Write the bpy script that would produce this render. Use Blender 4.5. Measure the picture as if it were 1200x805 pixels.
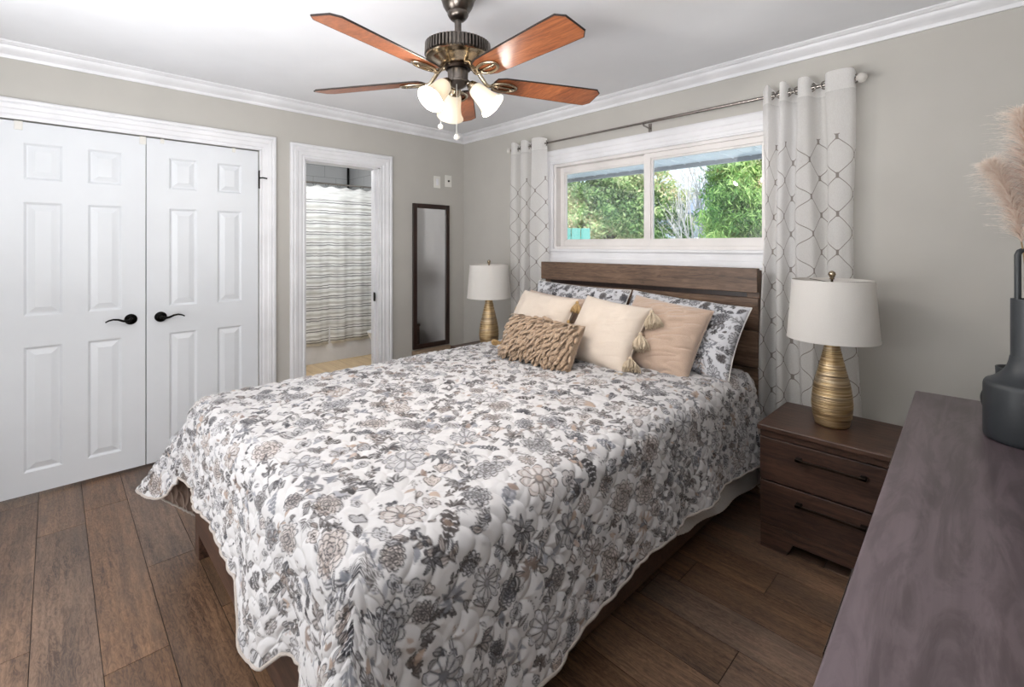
import bpy, math, random
import numpy as np
from mathutils import Vector, Matrix, Euler
for o in list(bpy.data.objects): bpy.data.objects.remove(o)
scene = bpy.context.scene
COL = scene.collection
PI = math.pi
# ------------------------------------------------------------------ camera
cam_d = bpy.data.cameras.new('camera'); cam = bpy.data.objects.new('camera', cam_d); COL.objects.link(cam)
cam.location = (3.665, -2.893, 1.37); cam.rotation_euler = (PI/2, 0, math.radians(45.9))
cam_d.sensor_width = 36; cam_d.lens = 554.7/1200*36; cam_d.shift_y = -114.5/1200
cam_d.clip_start = .02; cam_d.clip_end = 200
scene.camera = cam
# ------------------------------------------------------------------ light
scene.view_settings.view_transform = 'Standard'; scene.view_settings.look = 'None'
scene.view_settings.gamma = 1; scene.view_settings.use_curve_mapping = False
scene.view_settings.exposure = 0.1
world = bpy.data.worlds.new('world'); scene.world = world; world.use_nodes = True
wn = world.node_tree.nodes; wl = world.node_tree.links
bg = wn['Background']
tc = wn.new('ShaderNodeTexCoord'); sx = wn.new('ShaderNodeSeparateXYZ'); rp = wn.new('ShaderNodeValToRGB')
wl.new(tc.outputs['Generated'], sx.inputs[0]); wl.new(sx.outputs[2], rp.inputs[0])
rp.color_ramp.elements[0].position = 0.0; rp.color_ramp.elements[0].color = (.80, .88, .95, 1)
rp.color_ramp.elements[1].position = .45; rp.color_ramp.elements[1].color = (.36, .60, .92, 1)
nz = wn.new('ShaderNodeTexNoise'); nz.inputs['Scale'].default_value = 2.2; nz.inputs['Detail'].default_value = 6
rc = wn.new('ShaderNodeValToRGB'); rc.color_ramp.elements[0].position = .48; rc.color_ramp.elements[1].position = .66
wl.new(tc.outputs['Generated'], nz.inputs[0]); wl.new(nz.outputs[0], rc.inputs[0])
mxw = wn.new('ShaderNodeMix'); mxw.data_type = 'RGBA'
wl.new(rc.outputs[0], mxw.inputs[0]); wl.new(rp.outputs[0], mxw.inputs[6]); mxw.inputs[7].default_value = (.9, .93, .97, 1)
wl.new(mxw.outputs[2], bg.inputs[0]); bg.inputs[1].default_value = 1.9

def light(name, kind, loc, energy, color=(1, 1, 1), size=None, sizey=None, target=None, radius=None, angle=None):
    d = bpy.data.lights.new(name, kind); d.energy = energy; d.color = color
    o = bpy.data.objects.new(name, d); COL.objects.link(o); o.location = loc
    if kind == 'AREA':
        d.size = size
        if sizey: d.shape = 'RECTANGLE'; d.size_y = sizey
    if radius is not None: d.shadow_soft_size = radius
    if angle is not None: d.angle = angle
    if target is not None:
        o.rotation_euler = (Vector(target) - Vector(loc)).to_track_quat('-Z', 'Y').to_euler()
    return o
light('sunlight', 'SUN', (5, -5, 8), 6.2, (1, .97, .92), target=(0, 2, 0), angle=.02)
light('rear_ceiling_bounce', 'AREA', (2.5, -3.30, 1.30), 80, (.97, .98, 1), size=2.2, sizey=.5, target=(2.4, -2.9, 3.0))  # added area light bounced off the ceiling; the rear wall has no window
light('rear_low_fill', 'AREA', (1.7, -3.46, .74), 17, (.97, .98, 1), size=1.8, sizey=1.0, target=(1.5, 0, .9))  # added soft fill from behind the camera, no opening built there
light('bathroom_light', 'POINT', (-.9, -1.0, 2.2), 30, (.95, .98, 1), radius=.12)
FAN_W = 15

# ------------------------------------------------------------------ helpers
def lin(c):
    r = []
    for v in c[:3]:
        v = v/255
        r.append(v/12.92 if v <= .04045 else ((v+.055)/1.055)**2.4)
    return (r[0], r[1], r[2], 1)

class MB:
    def __init__(s): s.v = []; s.f = []; s.uv = None
    def box(s, x0, x1, y0, y1, z0, z1):
        n = len(s.v)
        s.v += [(x0,y0,z0),(x1,y0,z0),(x1,y1,z0),(x0,y1,z0),(x0,y0,z1),(x1,y0,z1),(x1,y1,z1),(x0,y1,z1)]
        s.f += [tuple(n+i for i in q) for q in ((0,3,2,1),(4,5,6,7),(0,1,5,4),(1,2,6,5),(2,3,7,6),(3,0,4,7))]
        return s
    def quad(s, a, b, c, d):
        n = len(s.v); s.v += [a, b, c, d]; s.f.append((n, n+1, n+2, n+3)); return s
    def lathe(s, prof, c=(0,0,0), seg=32, M=None, fn=None):
        n = len(s.v); m = len(prof)
        for i, (r, z) in enumerate(prof):
            for k in range(seg):
                a = 2*PI*k/seg; rr = r
                if fn: rr = fn(r, z, a)
                p = Vector((rr*math.cos(a), rr*math.sin(a), z))
                if M is not None: p = M @ p
                s.v.append((p[0]+c[0], p[1]+c[1], p[2]+c[2]))
        for i in range(m-1):
            for k in range(seg):
                k2 = (k+1) % seg
                s.f.append((n+i*seg+k, n+i*seg+k2, n+(i+1)*seg+k2, n+(i+1)*seg+k))
        return s
    def cap(s, start, cnt, flip=False):
        f = tuple(range(start, start+cnt)); s.f.append(f[::-1] if flip else f)
    def tube(s, pts, r, seg=8, closed=False, caps=True):
        pts = [Vector(p) for p in pts]; n = len(s.v); m = len(pts)
        up = None
        for i, p in enumerate(pts):
            if closed: t = pts[(i+1) % m]-pts[i-1]
            else: t = pts[min(i+1, m-1)]-pts[max(i-1, 0)]
            if t.length < 1e-9: t = Vector((0,0,1))
            t.normalize()
            if up is None:
                up = Vector((0,0,1)) if abs(t.z) < .9 else Vector((1,0,0))
            a = (up - t*up.dot(t))
            if a.length < 1e-6: a = t.orthogonal()
            a.normalize(); b = t.cross(a); up = a
            rr = r(i/(m-1)) if callable(r) else r
            for k in range(seg):
                an = 2*PI*k/seg
                q = p + a*(rr*math.cos(an)) + b*(rr*math.sin(an)); s.v.append(tuple(q))
        for i in range(m if closed else m-1):
            j = (i+1) % m
            for k in range(seg):
                k2 = (k+1) % seg
                s.f.append((n+i*seg+k, n+i*seg+k2, n+j*seg+k2, n+j*seg+k))
        if caps and not closed:
            s.cap(n, seg, True); s.cap(n+(m-1)*seg, seg)
        return s
    def sphere(s, c, r, seg=16, sc=(1,1,1)):
        prof = [(max(r*math.sin(PI*i/seg), 1e-5), -r*math.cos(PI*i/seg)) for i in range(seg+1)]
        M = Matrix.Diagonal((sc[0], sc[1], sc[2]))
        return s.lathe(prof, c, seg*2, M)
    def prism(s, poly, z0, z1, M=None, c=(0,0,0)):
        n = len(s.v); m = len(poly)
        for z in (z0, z1):
            for x, y in poly:
                p = Vector((x, y, z))
                if M is not None: p = M @ p
                s.v.append((p[0]+c[0], p[1]+c[1], p[2]+c[2]))
        s.f.append(tuple(range(n, n+m))[::-1]); s.f.append(tuple(range(n+m, n+2*m)))
        for i in range(m):
            j = (i+1) % m; s.f.append((n+i, n+j, n+m+j, n+m+i))
        return s

def obj(name, mb, mat, parent=None, smooth=False, bevel=0, local=False, autos=None):
    me = bpy.data.meshes.new(name)
    v = mb.v
    if parent is not None and not local:
        L = parent.get('_o', None); L = parent.location
        P = parent; off = Vector((0,0,0))
        while P is not None: off += P.location; P = P.parent
        v = [(a-off[0], b-off[1], c-off[2]) for a, b, c in v]
    me.from_pydata(v, [], mb.f); me.update()
    if mb.uv is not None:
        ul = me.uv_layers.new(name='UVMap')
        idx = np.empty(len(me.loops), dtype=np.int32); me.loops.foreach_get('vertex_index', idx)
        ul.data.foreach_set('uv', np.asarray(mb.uv, dtype=np.float32)[idx].ravel())
    me.materials.append(mat)
    o = bpy.data.objects.new(name, me); COL.objects.link(o)
    if parent is not None: o.parent = parent
    if smooth:
        me.polygons.foreach_set('use_smooth', [True]*len(me.polygons))
        if autos:
            me.set_sharp_from_angle(angle=math.radians(autos))
    if bevel:
        m = o.modifiers.new('bevel', 'BEVEL'); m.width = bevel; m.segments = 2; m.limit_method = 'ANGLE'
        me.polygons.foreach_set('use_smooth', [True]*len(me.polygons))
        m.harden_normals = True
    return o
def thing(name, label, cat, loc=(0,0,0), group=None, rotz=0):
    o = bpy.data.objects.new(name, None); COL.objects.link(o); o.location = loc; o.rotation_euler = (0,0,rotz)
    o.empty_display_size = .05
    o['label'] = label; o['category'] = cat
    if group: o['group'] = group
    return o
def tag(o, label, cat, group=None):
    o['label'] = label; o['category'] = cat
    if group: o['group'] = group
    return o
def struct(o, label=None):
    o['kind'] = 'structure'
    if label: o['label'] = label
    return o
def dup(root, loc, label, group=None, rotz=0):
    r = root.copy(); COL.objects.link(r); r.location = loc; r.rotation_euler = (0,0,rotz); r['label'] = label
    if group: r['group'] = group
    for ch in list(root.children):
        c = ch.copy(); COL.objects.link(c); c.parent = r
        for g in ch.children:
            d = g.copy(); COL.objects.link(d); d.parent = c
    return r

# ------------------------------------------------------------------ materials
class NT:
    def __init__(s, name):
        s.m = bpy.data.materials.new(name); s.m.use_nodes = True
        s.n = s.m.node_tree.nodes; s.l = s.m.node_tree.links
        s.b = s.n['Principled BSDF']; s.out = s.n['Material Output']
    def node(s, t, **kw):
        x = s.n.new(t)
        for k, v in kw.items(): setattr(x, k, v)
        return x
    def link(s, a, b): s.l.new(a, b)
    def coord(s, kind='Object', scale=(1,1,1)):
        t = s.node('ShaderNodeTexCoord'); m = s.node('ShaderNodeMapping'); m.inputs['Scale'].default_value = scale
        s.link(t.outputs[kind], m.inputs[0]); return m.outputs[0]
    def noise(s, vec, scale, detail=4, dist=0, rough=.55):
        x = s.node('ShaderNodeTexNoise'); s.link(vec, x.inputs['Vector'])
        x.inputs['Scale'].default_value = scale; x.inputs['Detail'].default_value = detail
        x.inputs['Distortion'].default_value = dist; x.inputs['Roughness'].default_value = rough
        return x.outputs['Fac']
    def ramp(s, fac, stops):
        r = s.node('ShaderNodeValToRGB'); s.link(fac, r.inputs[0]); e = r.color_ramp.elements
        while len(e) < len(stops): e.new(.5)
        for i, (p, c) in enumerate(stops): e[i].position = p; e[i].color = c if len(c) == 4 else lin(c)
        return r.outputs[0]
    def mix(s, fac, a, b, mode='MIX'):
        x = s.node('ShaderNodeMix', data_type='RGBA', blend_type=mode)
        for v, i in ((fac, 0), (a, 6), (b, 7)):
            if isinstance(v, (int, float)): x.inputs[i].default_value = v
            elif isinstance(v, tuple): x.inputs[i].default_value = v if len(v) == 4 else lin(v)
            else: s.link(v, x.inputs[i])
        return x.outputs[2]
    def math(s, op, a, b=0, c=None):
        x = s.node('ShaderNodeMath', operation=op)
        for v, i in ((a, 0), (b, 1), (c, 2)):
            if v is None: continue
            if isinstance(v, (int, float)): x.inputs[i].default_value = v
            else: s.link(v, x.inputs[i])
        return x.outputs[0]
    def bump(s, h, strength=.2, dist=.01):
        b = s.node('ShaderNodeBump'); b.inputs['Strength'].default_value = strength; b.inputs['Distance'].default_value = dist
        s.link(h, b.inputs['Height']); s.link(b.outputs[0], s.b.inputs['Normal']); return b
    def col(s, c):
        if isinstance(c, tuple): s.b.inputs['Base Color'].default_value = c if len(c) == 4 else lin(c)
        else: s.link(c, s.b.inputs['Base Color'])
    def set(s, **kw):
        for k, v in kw.items():
            k = {'rough': 'Roughness', 'metal': 'Metallic', 'coat': 'Coat Weight', 'sheen': 'Sheen Weight', 'trans': 'Transmission Weight', 'spec': 'Specular IOR Level'}[k]
            if isinstance(v, (int, float)): s.b.inputs[k].default_value = v
            else: s.link(v, s.b.inputs[k])
        return s

def paint(name, c, rough=.5, bump=.05, scale=60, var=.04):
    t = NT(name); v = t.coord()
    n = t.noise(v, 3, 3); c0 = tuple(max(0, x*(1-var)) for x in c); c1 = tuple(min(255, x*(1+var)) for x in c)
    t.col(t.ramp(n, [(.3, c0), (.7, c1)])); t.set(rough=rough)
    if bump: t.bump(t.noise(v, scale, 3), bump, .002)
    return t.m
def wood(name, dark, mid, light, axis='x', rough=.4, sc=1.0, bump=.12, spec=.5):
    t = NT(name); s = [9*sc, 9*sc, 9*sc]; s['xyz'.index(axis)] = .9*sc
    v = t.coord('Object', tuple(s)); n = t.noise(v, 1.3, 7, .9, .6)
    s2 = [60*sc]*3; s2['xyz'.index(axis)] = 1.6*sc
    v2 = t.coord('Object', tuple(s2)); n2 = t.noise(v2, 1.5, 4, .2)
    v3 = t.coord('Object'); n3 = t.noise(v3, 3.0*sc, 3, .5)
    c = t.ramp(n, [(.28, dark), (.5, mid), (.72, light)])
    c = t.mix(.45, c, t.ramp(n2, [(.35, dark), (.65, light)]), 'MIX')
    c = t.mix(t.ramp(n3, [(.4, (0,0,0,1)), (.65, (.5,.5,.5,1))]), c, dark)
    v4 = t.coord('Object', tuple(40*sc if 'xyz'[i] != axis else 7*sc for i in range(3))); n4 = t.noise(v4, 1.0, 5, 2.2, .65)
    c = t.mix(.28, c, t.ramp(n4, [(.42, dark), (.58, light)]), 'MIX')
    t.col(c); t.set(rough=rough, spec=spec); t.bump(n2, bump, .002)
    return t.m
def metal(name, c, rough=.3, var=0):
    t = NT(name); v = t.coord()
    n = t.noise(v, 40, 3)
    t.col(t.ramp(n, [(.3, tuple(x*(1-var) for x in c)), (.7, c)])); t.set(rough=rough, metal=1); return t.m
def fabric(name, c, c2=None, rough=.9, scale=400, bump=.25, sheen=.2, stretch=(1,1,1)):
    t = NT(name); v = t.coord('Object', stretch)
    n = t.noise(v, scale, 2); n2 = t.noise(v, 6, 3)
    c2 = c2 or tuple(x*.9 for x in c)
    t.col(t.mix(t.math('MULTIPLY', n2, .5), t.ramp(n, [(.3, c2), (.7, c)]), c)); t.set(rough=rough, sheen=sheen)
    t.bump(n, bump, .002); return t.m

M = {}
M['wall'] = paint('wall_paint', (184,181,175), .75, .06, 120, .015)
M['ceil'] = paint('ceiling_paint', (230,231,234), .85, .05, 90, .01)
M['trim'] = paint('trim_paint', (226,226,229), .35, 0)
M['door'] = paint('door_paint', (218,221,225), .38, .04, 30, .01)
M['vinyl'] = paint('window_vinyl', (224,220,218), .35, 0)
M['plate'] = paint('plate_plastic', (222,220,214), .3, 0)
M['black'] = metal('black_metal', (28,27,26), .28)
M['nickel'] = metal('brushed_nickel', (158,152,146), .25, .1)
M['pewter'] = metal('fan_pewter', (105,98,92), .28, .15)
M['brass'] = metal('fan_brass', (190,174,150), .2, .2)
M['bronze_dark'] = metal('bronze_dark', (62,52,46), .35, .2)
M['furn'] = wood('nightstand_wood', (38,25,20), (72,50,41), (106,78,64), 'x', .36)
M['furn_face'] = wood('drawer_wood', (38,25,21), (62,43,36), (92,66,54), 'x', .42)
M['head'] = wood('headboard_wood', (58,42,33), (94,72,57), (132,106,86), 'x', .45)
M['dress'] = wood('dresser_wood', (58,48,51), (86,74,78), (114,101,106), 'y', .33, .45, .06)
M['bench'] = wood('pale_bench_wood', (120,98,78), (150,128,104), (170,150,126), 'y', .5)
M['mirrorframe'] = wood('mirror_frame_wood', (30,18,15), (44,28,23), (58,38,31), 'z', .35)
M['blade'] = wood('fan_blade_wood', (92,46,24), (142,78,44), (178,108,66), 'x', .33, 1.2, .04)
M['bladeedge'] = paint('blade_edge', (30,18,14), .5, 0)
M['vase'] = paint('black_ceramic', (38,42,46), .42, .03, 200)
M['white_fab'] = fabric('white_fabric', (222,220,216))
M['cream'] = fabric('cream_cotton', (216,203,190), (198,184,170), scale=500)
M['velvet'] = fabric('beige_velvet', (192,168,150), (174,150,132), scale=300, sheen=.6, bump=.1)
M['tassel'] = fabric('tassel_yarn', (214,198,174), (176,156,130), scale=250)
M['tassel_y'] = fabric('tassel_yarn_tan', (190,158,108), (146,114,70), scale=250)
M['ruffle'] = fabric('ruffle_felt', (176,152,128), (150,126,104), scale=200, bump=.15)
M['black_plastic'] = paint('black_plastic', (24,24,25), .4, 0)
# ------------------------------------------------------------------ room shell
W, YR = 4.02, -3.55       # right wall, rear wall
ZC = 2.44
def wallmesh(axis, c0, c1, a0, a1, z0, z1, holes):
    """slab between c0..c1 on `axis`, spanning a0..a1 with rectangular holes (a,b,zlo,zhi)"""
    mb = MB(); A = sorted({a0, a1} | {h[0] for h in holes} | {h[1] for h in holes}); Z = sorted({z0, z1} | {h[2] for h in holes} | {h[3] for h in holes})
    for i in range(len(A)-1):
        run = None
        for k in range(len(Z)-1):
            ca, cz = (A[i]+A[i+1])/2, (Z[k]+Z[k+1])/2
            hole = any(h[0] < ca < h[1] and h[2] < cz < h[3] for h in holes)
            if not hole and run is None: run = Z[k]
            if run is not None and (hole or k == len(Z)-2):
                top = Z[k] if hole else Z[k+1]
                if axis == 'x': mb.box(c0, c1, A[i], A[i+1], run, top)
                else: mb.box(A[i], A[i+1], c0, c1, run, top)
                run = None
    return mb
CL0, CL1, DT = -3.122, -1.842, 2.047   # closet opening
DW0, DW1, DWT = -1.527, -.90, 2.03     # bathroom doorway
struct(obj('wall_left', wallmesh('x', -.12, 0, YR, 0, 0, ZC, [(CL0, CL1, 0, DT), (DW0, DW1, 0, DWT)]), M['wall']))
WX0, WX1, WZ0, WZ1 = 1.165, 2.80, 1.345, 2.02
struct(obj('wall_window', wallmesh('y', 0, .16, -.12, W+.1, 0, ZC, [(WX0, WX1, WZ0, WZ1)]), M['wall']))
struct(obj('wall_right', MB().box(W, W+.1, YR-.1, .16, 0, ZC), M['wall']))
struct(obj('wall_rear', wallmesh('y', YR-.1, YR, -.12, W, 0, ZC, []), M['wall']))
struct(obj('ceiling', MB().box(-.12, W+.1, YR-.1, .16, ZC, ZC+.1), M['ceil']))
# closet interior behind the doors
struct(obj('wall_closet', MB().box(-.75, -.7, -3.3, -1.7, 0, ZC), M['wall']))
# floor : one mesh of planks
def floor():
    known = {1: .38, 2: 1.135, 0: .52, 12: 3.017, 9: 3.05}
    rnd = random.Random(5); v = []; f = []; col = []
    PW = .172; L = 1.30; x0, x1 = -.75, W
    for k in range(-4, 18):
        ya, yb = -2.95+PW*k, -2.95+PW*(k+1)
        j = known.get(k, rnd.uniform(0, L)); xs = [x0]
        j = j - L*math.ceil((j-x0)/L)+L
        while j < x1-.02:
            if j > x0+.02: xs.append(j)
            j += L
        xs.append(x1)
        for i in range(len(xs)-1):
            a, b = xs[i]+.0004, xs[i+1]-.0004; c, d = ya+.0004, yb-.0004; e = .0009
            n = len(v); r = rnd.random(); r2 = rnd.random(); r3 = rnd.random()
            v += [(a,c,-.003),(b,c,-.003),(b,d,-.003),(a,d,-.003),(a+e,c+e,0),(b-e,c+e,0),(b-e,d-e,0),(a+e,d-e,0)]
            f += [(n+4,n+5,n+6,n+7),(n,n+1,n+5,n+4),(n+1,n+2,n+6,n+5),(n+2,n+3,n+7,n+6),(n+3,n,n+4,n+7)]
            col += [(r, r2, r3, 1)]*8
    n = len(v); v += [(x0,YR-.1,-.0031),(x1,YR-.1,-.0031),(x1,.1,-.0031),(x0,.1,-.0031)]; f.append((n,n+1,n+2,n+3)); col += [(0,0,0,1)]*4
    mb = MB(); mb.v = v; mb.f = f
    t = NT('floor_planks')
    at = t.node('ShaderNodeAttribute', attribute_name='plank')
    tcn = t.node('ShaderNodeTexCoord'); sc = t.node('ShaderNodeVectorMath', operation='SCALE'); sc.inputs['Scale'].default_value = 37.0
    t.link(at.outputs['Color'], sc.inputs[0])
    ad = t.node('ShaderNodeVectorMath', operation='ADD'); t.link(tcn.outputs['Object'], ad.inputs[0]); t.link(sc.outputs[0], ad.inputs[1])
    def mp(s):
        m = t.node('ShaderNodeMapping'); m.inputs['Scale'].default_value = s; t.link(ad.outputs[0], m.inputs[0]); return m.outputs[0]
    n1 = t.noise(mp((1.6, 12, 1)), 1.0, 6, 1.6, .6); n2 = t.noise(mp((5, 90, 1)), 1.0, 5, .4, .6); n3 = t.noise(mp((1.2, 5, 1)), 1.2, 3, .8)
    wv = t.node('ShaderNodeTexWave', wave_type='RINGS', rings_direction='Y'); t.link(mp((.35, 4.0, 1)), wv.inputs[0])
    wv.inputs['Scale'].default_value = 1.5; wv.inputs['Distortion'].default_value = 9; wv.inputs['Detail'].default_value = 3; wv.inputs['Detail Scale'].default_value = 1.2
    c = t.ramp(n1, [(.28, (46,30,22)), (.5, (88,63,48)), (.72, (136,102,76))])
    c = t.mix(.35, c, t.ramp(wv.outputs['Fac'], [(.1, (64,45,36)), (.8, (150,118,92))]))
    c = t.mix(.38, c, t.ramp(n2, [(.38, (50,34,27)), (.62, (148,116,92))]))
    n5 = t.noise(mp((14, 60, 1)), 1.0, 6, 3.0, .7); c = t.mix(.30, c, t.ramp(n5, [(.42, (52,36,28)), (.58, (156,126,100))]))
    c = t.mix(t.ramp(n3, [(.45, (0,0,0,1)), (.75, (.55,.55,.55,1))]), c, (88,76,68))
    sp = t.node('ShaderNodeSeparateColor'); t.link(at.outputs['Color'], sp.inputs[0])
    hs = t.node('ShaderNodeHueSaturation'); t.link(c, hs.inputs['Color'])
    t.link(t.math('MULTIPLY_ADD', sp.outputs[1], .30, .88), hs.inputs['Value']); t.link(t.math('MULTIPLY_ADD', sp.outputs[2], .25, .84), hs.inputs['Saturation'])
    gz = t.node('ShaderNodeSeparateXYZ'); t.link(tcn.outputs['Object'], gz.inputs[0])
    gap = t.math('LESS_THAN', gz.outputs[2], -.001)
    t.col(t.mix(gap, hs.outputs[0], (30,21,17))); t.set(rough=t.math('MULTIPLY_ADD', n2, .2, .30)); t.bump(n2, .15, .002)
    o = obj('floor', mb, t.m)
    ca = o.data.color_attributes.new('plank', 'FLOAT_COLOR', 'POINT'); ca.data.foreach_set('color', np.array(col, dtype=np.float32).ravel())
    return struct(o)
floor()
struct(obj('floor_slab', MB().box(-3, W+.1, YR-.1, .16, -.12, -.004), M['wall'])); bpy.data.objects['floor_slab'].name = 'floor_base'

def sweepU(mb, prof, fn, stations):
    """prof: [(w,t)], stations: functions of w giving 2D coords; fn maps (a,z,t)->xyz"""
    n = len(mb.v); k = len(stations)
    for w, t in prof:
        for st in stations:
            a, z = st(w); mb.v.append(fn(a, z, t))
    for i in range(len(prof)-1):
        for j in range(k-1):
            mb.f.append((n+i*k+j, n+i*k+j+1, n+(i+1)*k+j+1, n+(i+1)*k+j))
    return mb
CAS = [(0,0),(0,.011),(.008,.013),(.012,.010),(.02,.010),(.026,.015),(.05,.017),(.056,.021),(.075,.024),(.082,.020),(.088,.026),(.100,.026),(.108,.020),(.108,0)]
def casingL(a, b, top, name):
    mb = MB()
    sweepU(mb, CAS, lambda y, z, t: (t, y, z), [lambda w: (a-w, 0), lambda w: (a-w, top+w), lambda w: (b+w, top+w), lambda w: (b+w, 0)])
    return struct(obj(name, mb, M['trim']))
casingL(CL0, CL1, DT, 'trim_1'); casingL(DW0, DW1, DWT, 'trim_2')
# jambs of doorway + pocket
j = MB()
j.box(-.12, .0, DW0, DW0+.012, 0, DWT); j.box(-.12, 0, DW1-.02, DW1, 0, DWT); j.box(-.12, 0, DW0, DW1, DWT-.012, DWT)
j.box(-.075, -.045, DW1-.035, DW1-.02, 0, DWT); j.box(-.075, -.045, DW0+.012, DW0+.024, 0, DWT)
struct(obj('trim_3', j, M['trim'], bevel=.002))
tag(obj('strike_plate', MB().box(-.05, -.02, DW1-.037, DW1-.0345, .90, .975), M['black'], bevel=.001), 'small black latch strike on the right jamb of the bathroom doorway', 'strike plate')
# crown
CR = [(0,2.365),(.010,2.365),(.014,2.374),(.014,2.382),(.022,2.388),(.034,2.394),(.046,2.404),(.054,2.416),(.054,2.422),(.066,2.424),(.072,2.430),(.080,2.432),(.080,2.44)]
mb = MB()
for i, (o_, z) in enumerate(CR):
    mb.v += [(o_, YR, z), (o_, -o_, z)]
for i in range(len(CR)-1): mb.f.append((2*i, 2*i+1, 2*i+3, 2*i+2))
struct(obj('trim_4', mb, M['trim'], smooth=True, autos=35))
mb = MB()
for i, (o_, z) in enumerate(CR): mb.v += [(o_, -o_, z), (W-o_, -o_, z)]
for i in range(len(CR)-1): mb.f.append((2*i, 2*i+1, 2*i+3, 2*i+2))
struct(obj('trim_5', mb, M['trim'], smooth=True, autos=35))
mb = MB()
for i, (o_, z) in enumerate(CR): mb.v += [(W-o_, -o_, z), (W-o_, YR, z)]
for i in range(len(CR)-1): mb.f.append((2*i, 2*i+1, 2*i+3, 2*i+2))
struct(obj('trim_6', mb, M['trim'], smooth=True, autos=35))
struct(obj('baseboard_left', MB().box(0, .014, CL1+.108, DW0-.108, 0, .11).box(0, .014, DW1+.108, 0, 0, .11), M['trim'], bevel=.003))
struct(obj('baseboard_window', MB().box(.014, W, -.014, 0, 0, .11), M['trim'], bevel=.003))
struct(obj('baseboard_right', MB().box(W-.014, W, YR, -.014, 0, .11), M['trim'], bevel=.003))

# ------------------------------------------------------------------ closet doors
def door(name, y0, y1, panels, xf=-.012):
    z0, z1 = .018, 2.04; mb = MB()
    mb.box(xf-.035, xf-.012, y0, y1, z0, z1)
    Y = sorted({y0, y1} | {p[i] for p in panels for i in (0, 1)}); Z = sorted({z0, z1} | {p[i] for p in panels for i in (2, 3)})
    def rect(a, b, c, d, x): return [(x,a,c),(x,b,c),(x,b,d),(x,a,d)]
    for i in range(len(Y)-1):
        for k in range(len(Z)-1):
            ca, cz = (Y[i]+Y[i+1])/2, (Z[k]+Z[k+1])/2
            if any(p[0] < ca < p[1] and p[2] < cz < p[3] for p in panels): continue
            mb.quad(*rect(Y[i], Y[i+1], Z[k], Z[k+1], xf))
    for a, b, c, d in panels:
        rings = [(0,0),(.004,-.002),(.012,-.009),(.018,-.009),(.042,-.002),(.045,-.001)]
        prev = None
        for o_, h in rings:
            n = len(mb.v); mb.v += rect(a+o_, b-o_, c+o_, d-o_, xf+h)
            if prev is not None:
                for q in range(4): mb.f.append((prev+q, prev+(q+1) % 4, n+(q+1) % 4, n+q))
            prev = n
        mb.f.append((prev, prev+1, prev+2, prev+3))
    for (a, b), (c, d) in (((y0,y0),(z0,z1)), ((y1,y1),(z0,z1))):
        mb.quad((xf,a,z0),(xf-.035,a,z0),(xf-.035,a,z1),(xf,a,z1))
    mb.quad((xf,y0,z1),(xf,y1,z1),(xf-.035,y1,z1),(xf-.035,y0,z1)); mb.quad((xf,y0,z0),(xf,y1,z0),(xf-.035,y1,z0),(xf-.035,y0,z0))
    return struct(obj(name, mb, M['door']))
rows = [(.137,.818),(.987,1.608),(1.73,1.93)]
dA = door('door_1', -3.119, -2.484, [(a,b,c,d) for a, b in ((-3.01,-2.855),(-2.75,-2.597)) for c, d in rows])
dB = door('door_2', -2.479, -1.846, [(a,b,c,d) for a, b in ((-2.364,-2.213),(-2.098,-1.95)) for c, d in rows])
def handle(parent, y, s):
    x = -.012
    R = Matrix.Rotation(PI/2, 3, 'Y')
    mb = MB().lathe([(.0001,0),(.032,0),(.032,.006),(.028,.011),(.016,.015),(.011,.02),(.011,.045),(.0001,.048)], (x, y, .924), 28, R)
    obj('rose', mb, M['black'], parent, smooth=True, autos=40)
    pts = [(x+.042, y, .924), (x+.045, y+s*.02, .918), (x+.046, y+s*.04, .922), (x+.046, y+s*.062, .932), (x+.046, y+s*.085, .935), (x+.044, y+s*.105, .930), (x+.042, y+s*.12, .921)]
    P = []
    for i in range(len(pts)-1):
        for k in range(4): P.append(Vector(pts[i]).lerp(Vector(pts[i+1]), k/4))
    P.append(Vector(pts[-1]))
    obj('lever', MB().tube(P, lambda q: .0085*(1-.55*q), 10), M['black'], parent, smooth=True)
for dd, y, s in ((dA, -2.555, -1), (dB, -2.408, 1)):
    h = bpy.data.objects.new('door_handle', None); COL.objects.link(h); h.parent = dd; h.location = (0, 0, 0)
    handle(h, y, s)
for dd, ys in ((dA, (-3.028, -2.497)), (dB, (-2.40, -2.0))):
    for i, y in enumerate(ys):
        w = .016 if dd is dA else .010; hh = .045 if dd is dA else .026
        obj('door_clip', MB().box(-.0125, -.008, y-w, y+w, 2.04-hh, 2.0455).box(-.04, -.008, y-w, y+w, 2.0405, 2.0455), M['plate'], dd, bevel=.001)
hb = MB(); hb.box(-.004, .004, -1.848, -1.836, 1.78, 1.90); hb.tube([(.006,-1.842,1.775),(.006,-1.842,1.905)], .006, 10)
hb.tube([(.006,-1.845,1.85),(.03,-1.83,1.852),(.034,-1.80,1.848)], .005, 8)
obj('hinge_stop', hb, M['black'], dB, smooth=True, autos=40)

# ------------------------------------------------------------------ bathroom beyond the doorway
t = NT('bath_wall_tile'); v = t.coord()
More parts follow.
